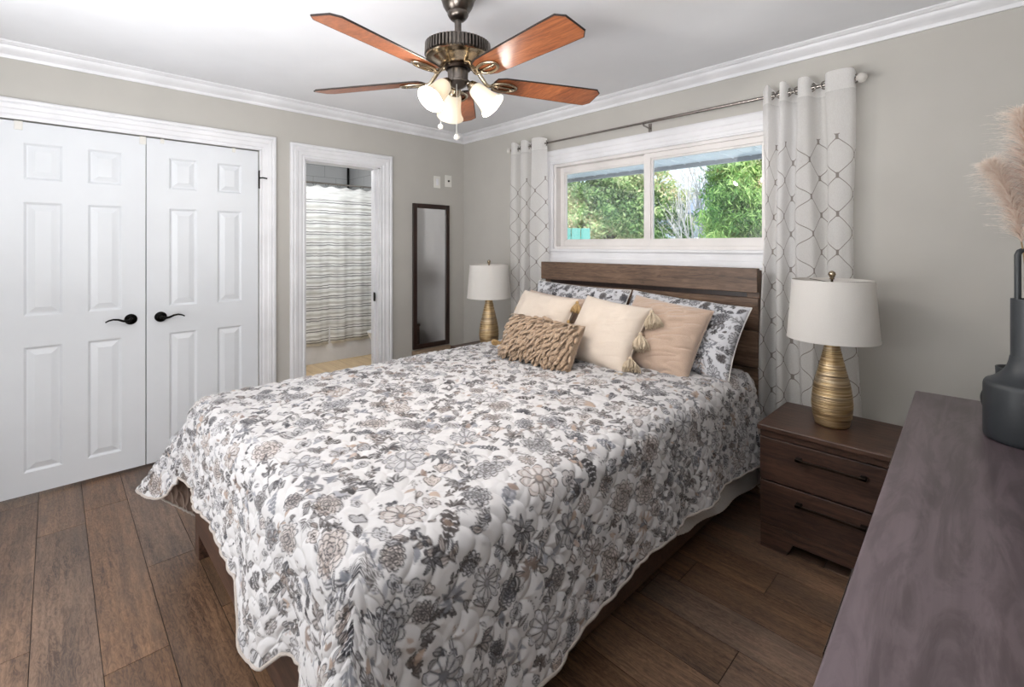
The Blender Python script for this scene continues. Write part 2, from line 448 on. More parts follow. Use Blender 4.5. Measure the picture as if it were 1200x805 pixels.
# running-bond joints from plain coordinates
xyz = t.node('ShaderNodeSeparateXYZ'); t.link(v, xyz.inputs[0])
run = t.math('ADD', xyz.outputs[0], xyz.outputs[1])
row = t.math('DIVIDE', xyz.outputs[2], .152); rf = t.math('FRACT', row); ri = t.math('FLOOR', row)
colm = t.math('FRACT', t.math('ADD', t.math('DIVIDE', run, .305), t.math('MULTIPLY', ri, .5)))
gr = t.math('MAXIMUM', t.math('LESS_THAN', rf, .03), t.math('LESS_THAN', colm, .014))
t.col(t.mix(gr, (206,206,206), (150,150,150))); t.set(rough=.2); M['btile'] = t.m
t = NT('bath_floor_tile'); v = t.coord()
xyz = t.node('ShaderNodeSeparateXYZ'); t.link(v, xyz.inputs[0])
g1 = t.math('LESS_THAN', t.math('FRACT', t.math('DIVIDE', xyz.outputs[1], .15)), .03)
n = t.noise(t.coord('Object', (1.5, 14, 1)), 1.5, 4, .6)
t.col(t.mix(g1, t.ramp(n, [(.3, (206,176,134)), (.7, (228,202,162))]), (170,140,100))); t.set(rough=.35); M['bfloor'] = t.m
struct(obj('floor_bathroom', MB().box(-2.7, -.0001, -1.78, .05, -.02, .0015), M['bfloor']))
bpy.data.objects['floor_bathroom'].scale = (1,1,1)
struct(obj('wall_bathroom_far', MB().box(-2.68, -2.6, -1.78, .13, 0, ZC), M['btile']))
struct(obj('wall_bathroom_end', MB().box(-2.6, -.12, .05, .13, 0, ZC), M['btile']))
struct(obj('wall_bathroom_near', MB().box(-2.6, -.12, -1.78, -1.70, 0, ZC), M['wall']))
struct(obj('ceiling_bathroom', MB().box(-2.68, -.12, -1.78, .13, ZC, ZC+.08), M['ceil']))
tub = thing('bathtub', 'white bathtub behind the striped shower curtain', 'bathtub', (-2.2, -.82, 0))
T = MB(); T.box(-1.872, -1.86, -1.68, .04, 0, .42); T.box(-1.93, -1.86, -1.68, .04, .42, .45); T.box(-2.59, -2.5, -1.68, .04, .40, .45)
T.box(-1.94, -1.92, -1.68, .04, .08, .42); T.box(-2.5, -1.92, -1.68, .04, .05, .08); T.box(-2.5, -1.92, -1.69, -1.62, .08, .45); T.box(-2.5, -1.92, -.02, .04, .08, .45)
obj('tub_shell', T, M['trim'], tub, bevel=.008)
cr = obj('shower_rod', MB().tube([(-1.84,-1.69,2.10),(-1.84,.045,2.10)], .011, 12), M['nickel'], smooth=True, autos=40)
tag(cr, 'slim metal rod across the top of the shower opening', 'shower rod')
t = NT('shower_curtain_stripes'); v = t.coord()
xyz = t.node('ShaderNodeSeparateXYZ'); t.link(v, xyz.inputs[0])
wob = t.noise(t.coord('Object', (1, 2.2, 1)), 3, 4)
zz = t.math('ADD', xyz.outputs[2], t.math('MULTIPLY', wob, .03))
s1 = t.noise_z = None
cz = t.node('ShaderNodeCombineXYZ'); t.link(zz, cz.inputs[2]); t.link(t.math('MULTIPLY', xyz.outputs[1], .12), cz.inputs[1])
na = t.noise(cz.outputs[0], 9.0, 2); nb = t.noise(cz.outputs[0], 38, 2)
fz = t.math('FRACT', t.math('DIVIDE', zz, .125))
l1 = t.math('LESS_THAN', t.math('ABSOLUTE', t.math('SUBTRACT', fz, .12)), .05)
l2 = t.math('LESS_THAN', t.math('ABSOLUTE', t.math('SUBTRACT', fz, .34)), .035)
l3 = t.math('LESS_THAN', t.math('ABSOLUTE', t.math('SUBTRACT', fz, .68)), .10)
top = t.math('LESS_THAN', xyz.outputs[2], 1.93)
base = t.ramp(nb, [(.35, (206,205,202)), (.6, (240,240,238))])
c = t.mix(t.math('MULTIPLY', l3, t.math('MULTIPLY', top, .6)), base, (176,172,164))
c = t.mix(t.math('MULTIPLY', l1, t.math('MULTIPLY', top, .85)), c, (112,112,112)); c = t.mix(t.math('MULTIPLY', l2, t.math('MULTIPLY', top, .9)), c, (96,94,92))
t.col(c); t.set(rough=.8); M['shower'] = t.m
mb = MB(); ny, nzv = 150, 30
for i in range(ny+1):
    y = -1.66+1.68*i/ny
    for k in range(nzv+1):
        z = .215+(2.06-.215)*k/nzv; q = 1-k/nzv
        x = -1.84+.018*math.sin(y*26+.6*math.sin(y*7))*(.35+.65*q)+.008*math.sin(y*61)*q
        mb.v.append((x, y, z+.012*math.cos(y*36)*(1 if k == nzv else 0)))
for i in range(ny):
    for k in range(nzv): a = i*(nzv+1)+k; mb.f.append((a, a+1, a+nzv+2, a+nzv+1))
sc_ = obj('shower_curtain', mb, M['shower'], smooth=True); md = sc_.modifiers.new('thick', 'SOLIDIFY'); md.thickness = .002
tag(sc_, 'shower curtain with grey and white horizontal watercolour stripes', 'shower curtain')
ringp = []
for i in range(12):
    y = -1.60+i*.145
    ringp.append(y)
r0 = obj('curtain_ring', MB().tube([(.0, .018*math.sin(a), .018*math.cos(a)+.0) for a in [2*PI*k/16 for k in range(16)]], .0022, 6, closed=True), M['black'], smooth=True)
r0.location = (-1.84, ringp[0], 2.088)
tag(r0, 'thin dark ring hanging the striped shower curtain from its rod', 'curtain ring', 'shower curtain rings')
for y in ringp[1:]:
    r = r0.copy(); COL.objects.link(r); r.location = (-1.84, y, 2.088)
b = thing('shower_caddy_pole', 'black pole standing in the tiled corner above the shower curtain', 'pole', (-2.56, .01, .45))
obj('pole', MB().tube([(-2.56,.01,.45),(-2.56,.01,2.44)], .014, 12), M['black'], b, smooth=True, autos=40)
obj('bracket', MB().box(-2.585, -2.53, -.02, .035, 2.05, 2.08), M['black'], b, bevel=.003)
tw = MB(); tw.lathe([(.0001,0),(.035,0),(.04,.04),(.034,.10),(.02,.16),(.012,.2),(.012,.22),(.0001,.225)], (-1.62, -.33, .27), 20)
tw.box(-1.75, -1.5, -.42, -.24, .0, .0)
st = thing('toilet', 'white toilet edge just inside the bathroom doorway', 'toilet', (-1.3, -.22, 0))
obj('bowl', MB().lathe([(.0001,0),(.10,0),(.10,.06),(.085,.18),(.12,.28),(.17,.36),(.18,.39),(.0001,.39)], (-1.32, -.17, 0), 28, Matrix.Diagonal((.8,.9,1))), M['trim'], st, smooth=True, autos=50)
obj('tank', MB().box(-1.50, -1.14, -.10, .045, .395, .74), M['trim'], st, bevel=.012)

# ------------------------------------------------------------------ window
def casingW():
    mb = MB(); f = lambda x, z, t: (x, -t, z); p = [(0,-.001),(0,.014),(.008,.016),(.014,.012),(.03,.014),(.036,.018),(.062,.02),(.07,.026),(.1,.026),(.112,.02),(.112,0)]
    x0, x1, z0, z1 = WX0, WX1, WZ0, WZ1
    sweepU(mb, p, f, [lambda w: (x0-w, z0-w), lambda w: (x0-w, z1+w), lambda w: (x1+w, z1+w), lambda w: (x1+w, z0-w), lambda w: (x0-w, z0-w)])
    return mb
struct(obj('trim_7', casingW(), M['trim']))
FR = MB()
def frame(mb, x0, x1, z0, z1, w, y0, y1, wr=None, wt=None):
    wr = wr or w; wt = wt or w
    mb.box(x0, x0+w, y0, y1, z0, z1); mb.box(x1-wr, x1, y0, y1, z0, z1); mb.box(x0+w, x1-wr, y0, y1, z0, z0+w); mb.box(x0+w, x1-wr, y0, y1, z1-wt, z1)
win = struct(obj('window_1', MB(), M['vinyl'])); 
m1 = MB(); frame(m1, WX0, WX1, WZ0, WZ1, .022, .0, .13)
obj('window_frame', m1, M['vinyl'], win, bevel=.002)
sR = MB(); frame(sR, 1.965, WX1-.022, WZ0+.022, WZ1-.022, .05, .012, .045, wt=.035); frame(sR, 2.015, WX1-.072, WZ0+.072-.022, WZ1-.057, .014, .02, .04)
sL = MB(); frame(sL, WX0+.022, 2.0, WZ0+.022, WZ1-.022, .042, .055, .088, wt=.045); frame(sL, WX0+.064, 1.958, WZ0+.064, WZ1-.067, .012, .062, .08)
a = obj('sash', sR, M['vinyl'], win, bevel=.002); a2 = obj('sash', sL, M['vinyl'], win, bevel=.002)
t = NT('window_glass'); t.n.remove(t.b)
tr = t.node('ShaderNodeBsdfTransparent'); gl = t.node('ShaderNodeBsdfGlossy'); gl.inputs['Roughness'].default_value = .015
tr.inputs[0].default_value = (.97, .985, .98, 1)
fr = t.node('ShaderNodeFresnel'); fr.inputs[0].default_value = 1.5; mx = t.node('ShaderNodeMixShader')
t.link(t.math('MULTIPLY', fr.outputs[0], 1.4), mx.inputs[0]); t.link(tr.outputs[0], mx.inputs[1]); t.link(gl.outputs[0], mx.inputs[2]); t.link(mx.outputs[0], t.out.inputs[0])
M['glass'] = t.m
obj('pane', MB().box(2.015, WX1-.072, .028, .032, WZ0+.05, WZ1-.057), M['glass'], a)
obj('pane', MB().box(WX0+.064, 1.958, .069, .073, WZ0+.064, WZ1-.067), M['glass'], a2)
struct(obj('trim_8', MB().box(WX0-.11, WX1+.11, -.04, .0, WZ0-.128, WZ0-.108).box(WX0-.10, WX1+.10, -.03, .0, WZ0-.02, WZ0-.002), M['trim'], bevel=.004))
# wall plates and mirror
pl = thing('light_switch_plate', 'white wall plate with a toggle, left of the pair above the mirror', 'wall plate', (.0, -.318, 1.965), 'wall plates above the mirror')
obj('plate', MB().box(0, .007, -.355, -.283, 1.91, 2.02), M['plate'], pl, bevel=.002); obj('toggle', MB().box(.007, .011, -.332, -.306, 1.935, 1.995), M['trim'], pl, bevel=.001)
pl = thing('cable_outlet_plate', 'white wall plate with a dark socket, nearest the room corner', 'wall plate', (.0, -.19, 1.985), 'wall plates above the mirror')
obj('plate', MB().box(0, .007, -.228, -.152, 1.93, 2.04), M['plate'], pl, bevel=.002)
obj('socket', MB().lathe([(.0001,.014),(.006,.014),(.009,.007),(.009,.0)], (0.007, -.19, 1.985), 16, Matrix.Rotation(PI/2, 3, 'Y')), M['black'], pl, smooth=True)
mi = thing('wall_mirror', 'tall narrow mirror in a dark wood frame on the left wall', 'mirror', (0, -.39, .44))
f = MB()
for a_, b_, c_, d_ in ((-.588,-.548,.44,1.752),(-.230,-.190,.44,1.752),(-.548,-.230,.44,.482),(-.548,-.230,1.710,1.752)): f.box(.003, .026, a_, b_, c_, d_)
obj('mirror_frame', f, M['mirrorframe'], mi, bevel=.004)
t = NT('mirror_glass'); v = t.coord(); t.col((246,248,254)); t.set(metal=1, rough=t.math('MULTIPLY_ADD', t.noise(v, 2, 2), .03, .01)); M['mglass'] = t.m
obj('mirror_glass', MB().box(.004, .014, -.548, -.230, .482, 1.710), M['mglass'], mi)
bn = thing('low_bench', 'pale wood bench top under the tall mirror', 'bench', (.08, -.4, 0))
obj('bench_top', MB().box(.016, .15, -.60, -.20, .40, .432), M['bench'], bn, bevel=.003)
for y in (-.58, -.24):
    for x in (.03, .115): obj('leg', MB().box(x, x+.022, y, y+.022, 0, .40), M['bench'], bn, bevel=.002)
# ------------------------------------------------------------------ large furniture : bed frame
x0b, x1b = 1.152, 2.743
bed = thing('bed', 'queen bed in dark brown wood with a plank headboard below the window', 'bed', (1.947, -1.3, 0))
def plank(z0, z1, y=-.13, th=.03, nm='headboard_plank'):
    obj(nm, MB().box(x0b, x1b, y, y+th, z0, z1), M['head'], bed, bevel=.004)
plank(1.112, 1.246, -.140, .04); plank(.905, 1.082, -.128); plank(.70, .900, -.128); plank(.42, .695, -.128)
obj('headboard_back', MB().box(x0b+.02, x1b-.02, -.098, -.082, .30, 1.235), M['mirrorframe'], bed)
for x in (x0b, x1b-.07): obj('headboard_post', MB().box(x+.002, x+.068, -.10, -.06, 0, 1.235), M['head'], bed, bevel=.003)
obj('side_rail', MB().box(1.165, 1.19, -2.40, -.12, .10, .36), M['furn'], bed, bevel=.004)
obj('side_rail', MB().box(2.705, 2.73, -2.40, -.12, .10, .36), M['furn'], bed, bevel=.004)
obj('footboard', MB().box(1.165, 2.73, -2.44, -2.405, .11, .42), M['furn'], bed, bevel=.005)
for x in (1.165, 2.655): obj('leg', MB().box(x, x+.075, -2.439, -2.36, 0, .12), M['furn'], bed, bevel=.004)
sl = MB()
for i in range(9): sl.box(1.19, 2.705, -2.25+i*.25, -2.17+i*.25, .27, .29)
obj('slats', sl, M['head'], bed)
mt = obj('mattress', MB().box(1.20, 2.70, -2.36, -.17, .292, .655), M['white_fab'], bevel=.05)
tag(mt, 'thick white mattress on the wooden bed under the floral quilt', 'mattress')

# ------------------------------------------------------------------ printed floral cloth (drawn per vertex of a dense mesh)
def vnoise(X, Y, s, seed):
    r = np.random.RandomState(seed); G = r.rand(64, 64).astype(np.float32)
    x = X*s+7.3; y = Y*s+3.1; xi = np.floor(x).astype(int); yi = np.floor(y).astype(int); fx = x-xi; fy = y-yi
    fx = fx*fx*(3-2*fx); fy = fy*fy*(3-2*fy); a = xi % 64; b = yi % 64; a1 = (a+1) % 64; b1 = (b+1) % 64
    return (G[a,b]*(1-fx)*(1-fy)+G[a1,b]*fx*(1-fy)+G[a,b1]*(1-fx)*fy+G[a1,b1]*fx*fy)
def sRGB(c): return np.array(lin(c)[:3], dtype=np.float32)
TAUPE = [sRGB(c) for c in ((144,124,110),(158,138,124),(122,104,94),(168,150,140))]
SLATE = [sRGB(c) for c in ((108,110,118),(128,130,138),(92,92,98),(146,146,152))]
DARK = [sRGB(c) for c in ((44,40,42),(54,46,44),(38,38,46))]
def print_floral(nx, ny, px, seed, scale=1.0, cool=.5, bgc=(196,190,187)):
    """img[nx,ny,3] in linear colour, spacing px metres"""
    rnd = random.Random(seed); img = np.empty((nx, ny, 3), dtype=np.float32); img[:] = sRGB(bgc)
    occ = np.zeros((nx, ny), dtype=bool)
    lw = max(px*.60, .0012*scale)
    Wd, Hd = nx*px, ny*px
    def win(cx, cy, R):
        i0 = max(0, int((cx-R)/px)); i1 = min(nx, int((cx+R)/px)+2); j0 = max(0, int((cy-R)/px)); j1 = min(ny, int((cy+R)/px)+2)
        if i1 <= i0 or j1 <= j0: return None
        X, Y = np.meshgrid(np.arange(i0, i1)*px-cx, np.arange(j0, j1)*px-cy, indexing='ij')
        return (slice(i0, i1), slice(j0, j1)), X.astype(np.float32), Y.astype(np.float32)
    def comp(sl, a, c):
        a = np.clip(a, 0, 1)[..., None]; img[sl] = img[sl]*(1-a)+c*a
    def ln(d, w=None):   # line coverage from distance
        w = w or lw
        return np.clip((w-np.abs(d))/px+.5, 0, 1)
    def inside(d): return np.clip(-d/px+.5, 0, 1)
    def pick():
        return rnd.choice(SLATE) if rnd.random() < cool else rnd.choice(TAUPE)
    def flower(cx, cy, R, kind):
        w = win(cx, cy, R*1.15)
        if w is None: return
        sl, X, Y = w; occ[sl] |= (X*X+Y*Y < (R*.95)**2)
        sq = rnd.uniform(.72, 1); an = rnd.uniform(0, PI); ca, sa = math.cos(an), math.sin(an)
        X, Y = X*ca+Y*sa, (-X*sa+Y*ca)/sq
        r = np.hypot(X, Y); th = np.arctan2(Y, X); fillc = pick(); dk = rnd.choice(DARK); ph = rnd.uniform(0, 6.28)
        if kind == 0:      # open daisy, long looped petals
            n = rnd.randint(9, 13)
            c = np.abs(np.cos(n*(th+ph)/2)); Rb = R*(.68+.32*c**.6)
            comp(sl, inside(r-Rb)*.55, fillc)
            comp(sl, inside(r-Rb*.82)*np.clip(c*3-1.1, 0, 1)*.55, sRGB(bgc))
            arc = r*(np.abs(((n*(th+ph)/(2*PI)) % 1)-.5))*2*PI/n
            comp(sl, ln(arc, lw*.9)*(r < Rb)*(r > .25*R)*.9, dk)
            comp(sl, ln(r-Rb), dk); comp(sl, ln((r-Rb*.82))*(c > .5)*.5, dk)
            comp(sl, inside(r-R*.25)*.7, dk); comp(sl, inside(r-R*.15)*.8, fillc)
        elif kind == 1:    # five petal, dark throat
            c = np.abs(np.cos(5*(th+ph)/2)); Rb = R*(.58+.42*c**.5)
            comp(sl, inside(r-Rb)*.35, fillc); st = np.abs(np.sin(th*22+3*np.sin(th*3)))
            comp(sl, inside(r-Rb*.62)*(st > .55)*.8, dk); comp(sl, ln(r-Rb)*.9, dk); comp(sl, inside(r-R*.16), dk)
        elif kind == 2:    # dense layered bloom
            comp(sl, inside(r-R*.9)*.35, fillc)
            for q, (k, n) in enumerate(((1, 11), (.78, 9), (.55, 7), (.34, 6), (.17, 5))):
                c = np.abs(np.cos(n*(th+ph+q*.4)/2)); Rb = R*k*(.74+.26*c**.6)
                comp(sl, inside(r-Rb)*(.22 if q % 2 else .0), dk if q > 2 else fillc); comp(sl, ln(r-Rb, lw*1.15)*.92, dk)
                comp(sl, ln(r*np.sin(((n*(th+ph+q*.4)) % (2*PI)-PI)/n), lw*.8)*(r < Rb)*(r > Rb*.7)*.7, dk)
        else:              # rose bud spiral
            comp(sl, inside(r-R*.82)*.5, fillc)
            comp(sl, (np.abs(np.sin(r/R*9+th*1.0+ph)) < .22)*inside(r-R*.85)*.9, dk); comp(sl, ln(r-R*(.8+.06*np.sin(4*th))), dk)
    def leaf(cx, cy, an, L, wd, c, dk, style):
        w = win(cx+math.cos(an)*L/2, cy+math.sin(an)*L/2, L*.62)
        if w is None: return
        sl, X, Y = w; X = X+math.cos(an)*L/2; Y = Y+math.sin(an)*L/2
        u = (X*math.cos(an)+Y*math.sin(an))/L; v = -X*math.sin(an)+Y*math.cos(an)
        uc = np.clip(u, 0, 1); v = v-L*.10*np.sin(uc*PI)
        hw = wd*np.sin(PI*uc**.75)
        if style == 3: hw = hw*(.78+.22*np.abs(np.sin(uc*PI*6)))
        d = np.abs(v)-hw; ins = inside(d)*(u > 0)*(u < 1)
        if style == 0: comp(sl, ins*.9, c)
        elif style == 1: comp(sl, ins*.45, c); comp(sl, ln(d)*(u > 0)*(u < 1), dk); comp(sl, ln(v)*(u > .0)*(u < .9)*.8, dk)
        elif style == 2:
            comp(sl, ins*.92, dk); comp(sl, ln(v, lw)*(u > .1)*(u < .85)*.8, sRGB(bgc))
        else:
            comp(sl, ins*.95, dk); comp(sl, (np.abs(np.sin(uc*PI*6-np.abs(v)/wd*1.6)) < .36)*(np.abs(v) < hw*.75)*ins*.8, sRGB((196,194,196)))
            comp(sl, ln(v, lw)*(u > .05)*(u < .9)*.9, dk)
    def sprig(cx, cy, an, L, n):
        bend = rnd.uniform(-1.6, 1.6); dk = rnd.choice(DARK); c = pick(); stl = rnd.choice((0, 1, 1, 2, 2)); x, y, a = cx, cy, an
        steps = max(6, int(L/(px*1.5))); ds = L/steps; k = 0
        for i in range(steps):
            w = win(x, y, lw*2.5)
            if w: sl, X, Y = w; comp(sl, inside(np.hypot(X, Y)-lw*1.15)*.9, dk)
            if i % max(1, steps//n) == 1:
                s = 1 if k % 2 else -1; k += 1; q = 1-.5*i/steps; l = L*.30*q*rnd.uniform(.8, 1.2)
                leaf(x, y, a+s*rnd.uniform(.5, .95), l, l*.19, c, dk, stl)
            x += math.cos(a)*ds; y += math.sin(a)*ds; a += bend*ds/L
        leaf(x, y, a, L*.26, L*.05, c, dk, stl)
        return
    def berries(cx, cy, R):
        dk = rnd.choice(DARK+[pick()])
        for i in range(rnd.randint(6, 11)):
            a = rnd.uniform(0, 6.28); q = R*math.sqrt(rnd.random()); rr = R*rnd.uniform(.10, .17)
            w = win(cx+q*math.cos(a), cy+q*math.sin(a), rr+px)
            if w: sl, X, Y = w; comp(sl, inside(np.hypot(X, Y)-rr)*.9, dk)
    A = Wd*Hd/scale**2; pts = []
    def place(N, R0, R1, gap, fn):
        for _ in range(N):
            for tr in range(10):
                R = rnd.uniform(R0, R1)*scale; x, y = rnd.uniform(-R*.3, Wd+R*.3), rnd.uniform(-R*.3, Hd+R*.3)
                if all((x-p)**2+(y-q)**2 > ((R+r)*gap)**2 for p, q, r in pts):
                    pts.append((x, y, R)); fn(x, y, R); break
    # stems below everything
    for _ in range(int(A*50)): sprig(rnd.uniform(0, Wd), rnd.uniform(0, Hd), rnd.uniform(0, 6.28), rnd.uniform(.09, .17)*scale, rnd.randint(5, 8))
    place(int(A*16), .052, .072, 1.0, lambda x, y, R: flower(x, y, R, rnd.choice((0, 0, 2))))
    def spray(x, y, R):
        n = rnd.randint(5, 8); a0 = rnd.uniform(0, 6.28); c = pick(); dk = rnd.choice(DARK); st = rnd.choice((0, 1, 1, 2)); fan_ = rnd.uniform(2.2, 5.8)
        for i in range(n):
            a = a0+fan_*i/n; l = R*rnd.uniform(.75, 1.15); leaf(x+math.cos(a)*R*.12, y+math.sin(a)*R*.12, a, l, l*rnd.uniform(.12, .2), c, dk, st)
    def bigleaf(x, y, R):
        a = rnd.uniform(0, 6.28); leaf(x-math.cos(a)*R, y-math.sin(a)*R, a, R*2, R*.55, pick(), rnd.choice(SLATE[:1]+DARK), 3)
    place(int(A*9), .034, .05, .95, bigleaf)
    place(int(A*40), .03, .048, .8, spray)
    place(int(A*55), .026, .044, .95, lambda x, y, R: flower(x, y, R, rnd.choice((1, 1, 2, 2, 3, 0))))
    place(int(A*150), .014, .024, .9, lambda x, y, R: rnd.choice((lambda: flower(x, y, R, 1), lambda: spray(x, y, R*1.3), lambda: sprig(x-R, y-R, rnd.uniform(0, 1.6), R*3, 5), lambda: sprig(x+R, y-R, rnd.uniform(1.6, 3), R*3, 5), lambda: berries(x, y, R)))())
    for _ in range(int(A*270)):
        x, y = rnd.uniform(0, Wd), rnd.uniform(0, Hd); i, k = min(nx-1, int(x/px)), min(ny-1, int(y/px))
        if occ[i, k]: continue
        a = rnd.uniform(0, 6.28); l = rnd.uniform(.022, .045)*scale; c = pick(); leaf(x, y, a, l, l*.22, c, rnd.choice(DARK), rnd.choice((0, 1, 2)))
    return img
def put_colors(me, cols, name='print'):
    n = len(me.vertices); a = np.ones((n, 4), dtype=np.float32); a[:, :3] = cols.reshape(-1, 3)
    ca = me.color_attributes.new(name, 'FLOAT_COLOR', 'POINT'); ca.data.foreach_set('color', a.ravel())
def grid_mesh(name, P, flip=False):
    nx, ny = P.shape[:2]; me = bpy.data.meshes.new(name)
    I = np.arange(nx*ny, dtype=np.int32).reshape(nx, ny)
    q = np.stack([I[:-1,:-1], I[1:,:-1], I[1:,1:], I[:-1,1:]], -1).reshape(-1, 4)
    if flip: q = q[:, ::-1]
    me.vertices.add(nx*ny); me.vertices.foreach_set('co', P.astype(np.float32).ravel())
    me.loops.add(q.size); me.loops.foreach_set('vertex_index', np.ascontiguousarray(q).ravel())
    me.polygons.add(len(q)); me.polygons.foreach_set('loop_start', np.arange(0, q.size, 4, dtype=np.int32))
    me.polygons.foreach_set('use_smooth', np.ones(len(q), dtype=bool)); me.update(calc_edges=True)
    return me
def normals(P):
    du = np.gradient(P, axis=0); dv = np.gradient(P, axis=1); n = np.cross(du, dv); return n/np.maximum(np.linalg.norm(n, axis=2, keepdims=True), 1e-9)
def print_mat(name, back, sheen=.25, rough=.85):
    t = NT(name); at = t.node('ShaderNodeAttribute', attribute_name='print')
    g = t.node('ShaderNodeNewGeometry'); t.col(t.mix(g.outputs['Backfacing'], at.outputs['Color'], back)); t.set(rough=rough, sheen=sheen)
    t.bump(t.noise(t.coord(), 500, 2), .12, .001); return t.m
M['quilt'] = print_mat('floral_quilt_print', (128,108,96)); M['sham'] = print_mat('floral_sham_print', (205,203,204))
M['binding'] = fabric('quilt_binding', (176,166,158))
def scallop(X, Y, R, seed):
    wx = X+.018*(vnoise(X, Y, 7, seed)-.5)*2; wy = Y+.018*(vnoise(X, Y, 7, seed+1)-.5)*2
    d = np.full(X.shape, 9, dtype=np.float32); k0 = np.floor(wy/R)
    for dk in (-1, 0, 1):
        k = k0+dk; off = (np.abs(k) % 2)*R; i0 = np.floor((wx-off)/(2*R)+.5)
        for di in (-1, 0, 1):
            cx = (i0+di)*2*R+off; rx = wx-cx; ry = wy-k*R
            dd = np.where(ry >= -R*.05, np.abs(np.hypot(rx, ry)-R), 9); d = np.minimum(d, dd)
    return d
def quilt():
    px = .0031; X0, X1, Y0, Y1 = 1.15, 2.765, -2.47, -.24; D = .50; rr = .085; ZT = .698
    nx = int((X1-X0+2*D)/px); ny = int((Y1-Y0+D)/px)
    p = X0-D+np.arange(nx)*px; q = Y0-D+np.arange(ny)*px; Pp, Q = np.meshgrid(p, q, indexing='ij')
    cx = np.clip(Pp, X0+rr, X1-rr); cy = np.clip(Q, Y0+rr, 9)
    dx = Pp-cx; dy = Q-cy; r = np.hypot(dx, dy); rs = np.maximum(r, 1e-6); ux, uy = dx/rs, dy/rs
    th = np.arctan2(-uy, ux)            # 0 = right side, pi/2 = foot, pi = left side
    left = ux < -1e-6; right = ux > 1e-6; foot = uy < -1e-6
    # hem length along the perimeter (arc length of cloth below the rounded edge)
    def interp(x, pts): return np.interp(x, [a for a, _ in pts], [b for _, b in pts])
    HL = interp(cy, [(-2.4, .68), (-2.2, .63), (-1.8, .58), (-1.0, .56), (0, .56)])
    HR = interp(cy, [(-2.4, .55), (-1.95, .535), (-1.4, .475), (-.9, .47), (-.24, .49)])
    HF = interp(cx, [(1.235, .365), (1.45, .385), (1.62, .39), (1.95, .385), (2.07, .40), (2.12, .45), (2.18, .505), (2.25, .515), (2.34, .48), (2.42, .40), (2.55, .37), (2.68, .46)])
    ef = np.abs(uy); es = np.abs(ux); tt = np.arctan2(ef, es)/(PI/2)   # 0 side .. 1 foot
    Hs = np.where(ux < 0, HL, HR); cb = np.sin(PI*tt)
    H = Hs*(1-tt)+HF*tt
    H = np.where(ux < 0, Hs*(1-tt)**1.0+HF*tt+.02*cb, H+.04*cb)
    maxr = (D+rr)/np.maximum(np.maximum(ef, es), 1e-6)
    s = r/maxr*H                          # real cloth distance beyond the inner rectangle
    arc = rr*PI/2
    a = np.clip(s/rr, 0, PI/2); out = rr*np.sin(a); down = rr*(1-np.cos(a))
    rest = np.maximum(s-arc, 0)
    per = np.where(uy < -.7, cx*1.0, cy)
    # tilt: slight outward lean, corner flares
    tilt = np.where(tt > .9, .05, .10)+.08*(vnoise(cx*1.0, cy*1.0, 4.5, 3)-.3)
    tilt = np.where(left & (cy > -.9), tilt*np.clip((-.6-cy)/.3, 0, 1), tilt)
    fl = np.where(ux < 0, np.exp(-np.abs((tt-.50)/.16)**1.3)*.50, np.exp(-((tt-.5)/.3)**2)*.38)
    tilt = tilt+fl*((tt > 0.001) & (tt < .999))
    bul = np.exp(-((cx-2.18)/.09)**2)*(tt > .99)*.10-np.exp(-((cx-2.46)/.08)**2)*(tt > .99)*.06+np.exp(-((cx-1.75)/.09)**2)*(tt > .99)*.05
    tilt = tilt+bul
    # folds
    ph = np.where(tt > .5, cx*17+.8*np.sin(cx*5), cy*13+1.1*np.sin(cy*6))
    amp = .012*np.clip(rest/.3, 0, 1)*(1-.5*cb)*np.where(left, np.clip((-.6-cy)/.3, 0, 1), 1)
    out = out+rest*np.sin(tilt)+amp*np.sin(ph); down = down+rest*np.cos(tilt)
    X = cx+ux*out; Y = cy+uy*out
    crown = .016*np.clip((cx-X0)*(X1-cx)*1.6, 0, 1)
    Z = ZT-down+crown+.010*(vnoise(Pp, Q, 3.2, 21)-.5)*(r < .02)+.008*(vnoise(Pp, Q, 3.2, 21)-.5)
    Z = Z+np.clip((Q+.55)/.3, 0, 1)*.0
    # side over the rounded shoulder sags a little
    P = np.stack([X, Y, Z], -1)
    N = normals(P)
    N = np.where(N[..., 2:3] < -2, -N, N)
    d = scallop(Pp, Q, .048, 5)
    h = .0085*np.sqrt(np.clip(d/.018, 0, 1))
    wr = .004*(np.abs(vnoise(Pp*1.3+Q*.4, Q-.6*Pp, 13, 8)-.5)*2)**.6
    P = P+N*(h+wr)[..., None]
    me = grid_mesh('floral_quilt', P)
    img = print_floral(nx, ny, px, 11, 1.0, .55, (192,190,191))
    tint = vnoise(Pp, Q, 1.7, 30)[..., None]
    img = img*(1-.05*tint)
    put_colors(me, img); me.materials.append(M['quilt'])
    o = bpy.data.objects.new('floral_quilt', me); COL.objects.link(o)
    tag(o, 'white quilt printed with taupe and charcoal flowers spread over the bed', 'quilt')
    # bound edge
    ed = [P[0, j] for j in range(ny-1, 0, -6)]+[P[i, 0] for i in range(0, nx-1, 6)]+[P[nx-1, j] for j in range(0, ny, 6)]
    obj('binding', MB().tube([tuple(v) for v in ed], .0055, 6), M['binding'], o, smooth=True, local=True)
    return o
quilt()
